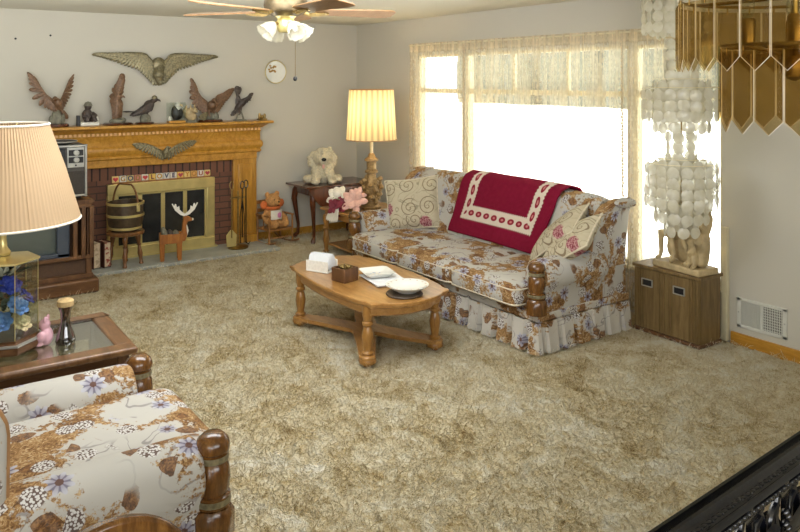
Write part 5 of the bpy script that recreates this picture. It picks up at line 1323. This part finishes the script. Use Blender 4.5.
# ------------------------------------------------------------------ curtains
rod = thing('curtain_rod', 'slim white curtain rod running above the whole window', 'curtain rod', (0, .167, 2.165))
MB().tube([(.88, 0, 0), (4.56, 0, 0)], .008).build('rod', 'offwhite', rod)
for x in (.9, 2.0, 3.0, 4.53): bx((x, .028, 0), (.02, .05, .03)).build('bracket', 'offwhite', rod)
CG = [(.90, 1.83, 'sheer lace curtain panel at the left end of the window'), (1.835, 2.45, 'sheer lace curtain panel second from the left behind the sofa'), (2.455, 2.88, 'narrow sheer lace curtain panel left of the window middle'), (2.885, 3.30, 'sheer lace curtain panel just right of the window middle'), (3.305, 3.72, 'sheer lace curtain panel behind the sofa right end'), (3.725, 4.53, 'sheer lace curtain panel behind the shell lamp')]
for k, (a, b_, lab) in enumerate(CG):
    w = b_ - a; full = 1.8; nf = max(4, int(w / .085)); random.seed(k)
    ph = [random.uniform(0, 6) for _ in range(4)]
    def cf(u, v):
        x = a + w * u + .012 * sin(u * 19 + ph[0]) * (1 - v); y = .167 + .018 * sin(2 * pi * nf * u + ph[1] + .6 * sin(u * 7 + ph[2])) * (1 - .45 * v) + .006 * sin(u * 40)
        return (x, y, .03 + 2.155 * v)
    c = thing('curtain', lab, 'curtain', (0, 0, 0), 0, 'sheer lace curtains')
    c.location = (a, .15, .03)
    mb = MB(); mb.grid(lambda u, v: tuple(Vector(cf(u, v)) - Vector((a, .15, .03))), nf * 10, 24, None, lambda u, v: (u * w * full, .03 + 2.155 * v))
    mb.build('sheer_panel', 'lace', c, smooth=80)
    q = MB()
    for u in ((1.0,) if k in (0, 4) else ()):
        for i in range(86):
            z = .06 + i * .0245; p = Vector(cf(u, (z - .03) / 2.155)) - Vector((a, .15, .03)); q.ell(p + Vector((.004 * (-1) ** i, -.012, 0)), (.012, .004, .013), n=8, m=5)
    if q.v: q.build('lace_edging', plain('lace_edging_%d' % k, (206, 190, 160), .9), c)

# ------------------------------------------------------------------ ceiling fan
fn = thing('ceiling_fan', 'ceiling fan with five oak blades and a four tulip glass light kit', 'ceiling fan', (3.63, -2.68, CZ))
z0 = 2.185 - CZ
MB().lathe([(.075, 0), (.07, -.03), (.03, -.06), (0, -.061)][::-1], 24).build('canopy', 'oldbrass', fn)
MB().tube([(0, 0, -.05), (0, 0, z0 + .12)], .014, 12).build('downrod', 'oldbrass', fn)
MB().lathe([(0, z0 - .03), (.07, z0 - .03), (.115, z0 - .005), (.125, z0 + .03), (.12, z0 + .07), (.09, z0 + .10), (.04, z0 + .125), (0, z0 + .125)], 30).build('motor_housing', 'fanmetal', fn)
MB().lathe([(0, z0 - .125), (.04, z0 - .12), (.052, z0 - .10), (.052, z0 - .055), (.045, z0 - .045), (.06, z0 - .03)], 24).build('switch_housing', 'brass', fn)
for k in range(5):
    a = R(145 + 72 * k); q = Matrix.Rotation(a, 4, 'Z')
    out = [(.17, -.05), (.22, -.062), (.56, -.082), (.62, -.076), (.645, -.05), (.645, .05), (.62, .076), (.56, .082), (.22, .062), (.17, .05)]
    T = q @ Matrix.Translation((0, 0, z0 + .0)) @ Matrix.Rotation(-.17, 4, 'X')
    bl = MB().prism(out, -.004, .004, T).build('blade', 'fanwood', fn, bevel=.002)
    b = MB(); T2 = [q @ Vector(p) for p in ((.10, 0, z0 - .005), (.14, .0, z0 - .018), (.19, .0, z0 - .012), (.25, 0, z0 - .008))]
    b.tube(T2, [.012, .010, .014, .008], 8); 
    for s in (-1, 1): b.tube([q @ Vector(p) for p in ((.13, 0, z0 - .015), (.17, s * .035, z0 - .012), (.22, s * .03, z0 - .008), (.24, 0, z0 - .008))], .006, 6)
    b.build('blade_arm', 'oldbrass', bl)
for k in range(4):
    a = R(55 + 38 + 90 * k); d = Vector((cos(a), sin(a), 0))
    arm = MB().tube([d * .04 + Vector((0, 0, z0 - .075)), d * .06 + Vector((0, 0, z0 - .070)), d * .075 + Vector((0, 0, z0 - .078))], .010, 8).build('lamp_arm', 'oldbrass', fn)
    ax = (d * .75 + Vector((0, 0, -.66))).normalized(); T = Matrix.Translation(d * .072 + Vector((0, 0, z0 - .076))) @ ax.to_track_quat('Z', 'Y').to_matrix().to_4x4()
    vs = []; fs = []; n = 36; pr_ = [(.018, 0), (.030, .018), (.040, .036), (.043, .056), (.050, .076), (.057, .084)]
    for j, (r, z) in enumerate(pr_):
        for i in range(n): a2 = 2 * pi * i / n; rr = r * (1 + .07 * (j / 5) * cos(a2 * 9)); vs.append((rr * cos(a2), rr * sin(a2), z))
    for j in range(5):
        for i in range(n): q2 = (i + 1) % n; fs.append((j * n + i, j * n + q2, (j + 1) * n + q2, (j + 1) * n + i))
    shd = MB().add(vs, fs, T).build('tulip_shade', 'tulip', fn, smooth=60); sl = shd.modifiers.new('t', 'SOLIDIFY'); sl.thickness = .003
    MB().ell((0, 0, .04), (.018, .018, .026), T).build('light_bulb', 'porcelain', shd)
lat = Vector((.574, .819, 0)) * .055
MB().tube([lat + Vector((0, 0, z0 - .11)), lat + Vector((0, 0, 1.815 - CZ))], .0016, 6).build('pull_chain', 'oldbrass', fn)
MB().ell(lat + Vector((0, 0, 1.80 - CZ)), (.012, .012, .014)).build('pull_knob', 'black', fn)

# ------------------------------------------------------------------ amber prism chandelier
am = thing('chandelier', 'tiered chandelier of pointed amber glass prisms hanging over the black railing', 'chandelier', (6.712, -3.073, CZ))
def prism_panel(w, h, pt, T):
    mb = MB(); o = [(-w / 2, 0), (-w / 2, -(h - pt)), (0, -h), (w / 2, -(h - pt)), (w / 2, 0)]
    i_ = [(x * .74, -.008 + (y + .0) * (1 - .016 / h) ) for x, y in o]
    mb.loft([[(x, .0, y) for x, y in o], [(x, -.0025, y) for x, y in o], [(x, -.0065, y) for x, y in i_]], T=T); return mb
for R_, n, ztop, h in ((.218, 26, 1.948, .138), (.135, 16, 1.850, .162)):
    for k in range(n):
        a = 2 * pi * k / n + (.06 if R_ > .2 else .15); w = 2 * R_ * math.tan(pi / n) * .95
        T = Matrix.Translation((R_ * cos(a), R_ * sin(a), ztop - CZ)) @ Matrix.Rotation(a + pi / 2, 4, 'Z')
        p = prism_panel(w, h, .026, T).build('amber_prism', 'amber', am, smooth=0)
        e_ = [(-w / 2, 0), (-w / 2, -(h - .026)), (0, -h), (w / 2, -(h - .026)), (w / 2, 0)]
        MB().tube([T @ Vector((x, 0, y)) for x, y in e_], .0008, 5).build('bevel_edge_glint', 'edgeglint', p)  # bevel outline drawn pale, its caught light put into the colour
        b = MB(); c = Vector((R_ * cos(a), R_ * sin(a), ztop - CZ)); b.tube([c + Vector((0, 0, .012)), c + Vector((0, 0, -.006))], .0018, 6); b.build('hook', 'oldbrass', p)
    q = MB(); q.tube([(R_ * cos(a), R_ * sin(a), ztop - CZ + .012) for a in [2 * pi * i / 48 for i in range(49)]], .004, 6)
    for k in range(4): q.tube([(0, 0, ztop - CZ + .012), (R_ * cos(k * pi / 2), R_ * sin(k * pi / 2), ztop - CZ + .012)], .004, 6)
    q.build('ring_frame', 'oldbrass', am)
b = MB(); b.tube([(0, 0, -.02), (0, 0, 1.80 - CZ)], .008, 10); b.lathe([(.06, 0), (.055, -.03), (.02, -.045), (0, -.046)], 20); b.lathe([(0, 1.79 - CZ), (.022, 1.80 - CZ), (.03, 1.83 - CZ), (.02, 1.86 - CZ), (.008, 1.87 - CZ)], 16); b.build('stem_and_canopy', 'oldbrass', am)
for k in range(4):
    a = k * pi / 2 + .5; c = Vector((.085 * cos(a), .085 * sin(a), 1.865 - CZ))
    s_ = MB().lathe([(.014, 0), (.015, .05), (.012, .055), (0, .056)], 14, c=c).build('candle_socket', 'oldbrass', am)
    MB().ell(c + Vector((0, 0, .08)), (.014, .014, .028)).build('candle_bulb', 'clear', s_)
    MB().tube([(0, 0, 1.84 - CZ), c * .6 + Vector((0, 0, (1.835 - CZ) * .4)), c], .005, 8).build('socket_arm', 'oldbrass', s_)

# ------------------------------------------------------------------ black wrought iron railing
rl = thing('stair_railing', 'glossy black wrought iron railing with leaf scroll balusters in the lower right corner', 'railing', (6.579, -3.1, 0), .066)
Y0r, Y1r = -1.35, 1.75
hp = [(-.034, .880), (-.038, .888), (-.0375, .897), (-.033, .901), (-.028, .899), (-.0255, .892), (-.010, .897), (-.007, .906), (-.001, .910), (.005, .908), (.009, .898), (.026, .888), (.030, .8905), (.036, .886), (.038, .879), (.032, .872), (.022, .870), (.022, .858), (.030, .852), (.026, .846), (-.026, .846), (-.030, .852), (-.022, .858), (-.022, .874)]
MB().loft([[(x, y, z) for x, z in hp] for y in (Y0r, Y1r)]).build('handrail', 'blackiron', rl, smooth=40)
b = MB(); b2 = MB()
for i in range(150):
    yb = Y0r + .02 + i * .0205; b.ell((.030, yb, .862), (.007, .0105, .006), n=8, m=5)
    b2.ell((.0165, yb, .8925), (.006, .0105, .003), n=8, m=5); b2.ell((.0165 + .004 * (-1) ** i, yb + .01, .892), (.003, .004, .003), n=6, m=4)
b.build('beaded_edge', 'blackiron', rl); b2.build('beaded_band', 'blackiron', rl)
MB().box((0, .2, .09), (.03, 3.1, .02)).build('bottom_rail', 'blackiron', rl)
random.seed(8); k = 0; y = Y0r + .1
while y < Y1r - .05:
    b = MB(); b.box((0, y, .47), (.014, .014, .76)); 
    for s in (-1, 1):
        for zc, sg in ((.70, 1), (.30, -1)):
            pts = []
            for i in range(22):
                t = i / 21; a = pi / 2 * sg + s * t * 4.6; rr = .012 + .05 * (1 - t)
                pts.append((0, y + s * .045 + rr * cos(a) * s * .8, zc + sg * .02 + rr * 1.35 * sin(a)))
            b.tube(pts, [.010 - .004 * i / 21 for i in range(22)], 8)
        b.tube([(0, y, .50), (.004, y + s * .03, .62), (0, y + s * .055, .78), (0, y + s * .03, .85)], [.008, .011, .010, .007], 8)
    for j in range(7):
        z = .22 + j * .10; s = 1 if j % 2 else -1
        feather(b, (.006, y, z), (.18, s * .7, .6), (1, 0, 0), .10, .06); feather(b, (-.006, y, z), (-.18, -s * .7, .5), (-1, 0, 0), .085, .05)
        for q in range(4): b.ell((.014, y - s * (.016 + .012 * (q % 2)), z + .02 + .014 * q), .010, n=8, m=6)
    b.ell((0, y, .5), (.02, .02, .03)); b.build('baluster', 'blackiron', rl); y += .17; k += 1
for yy in (Y0r, Y1r): MB().lathe([(.03, 0), (.03, .86), (.045, .87), (.045, .93), (.02, .95), (0, .97)], 18, c=(0, yy, 0)).build('newel', 'blackiron', rl)
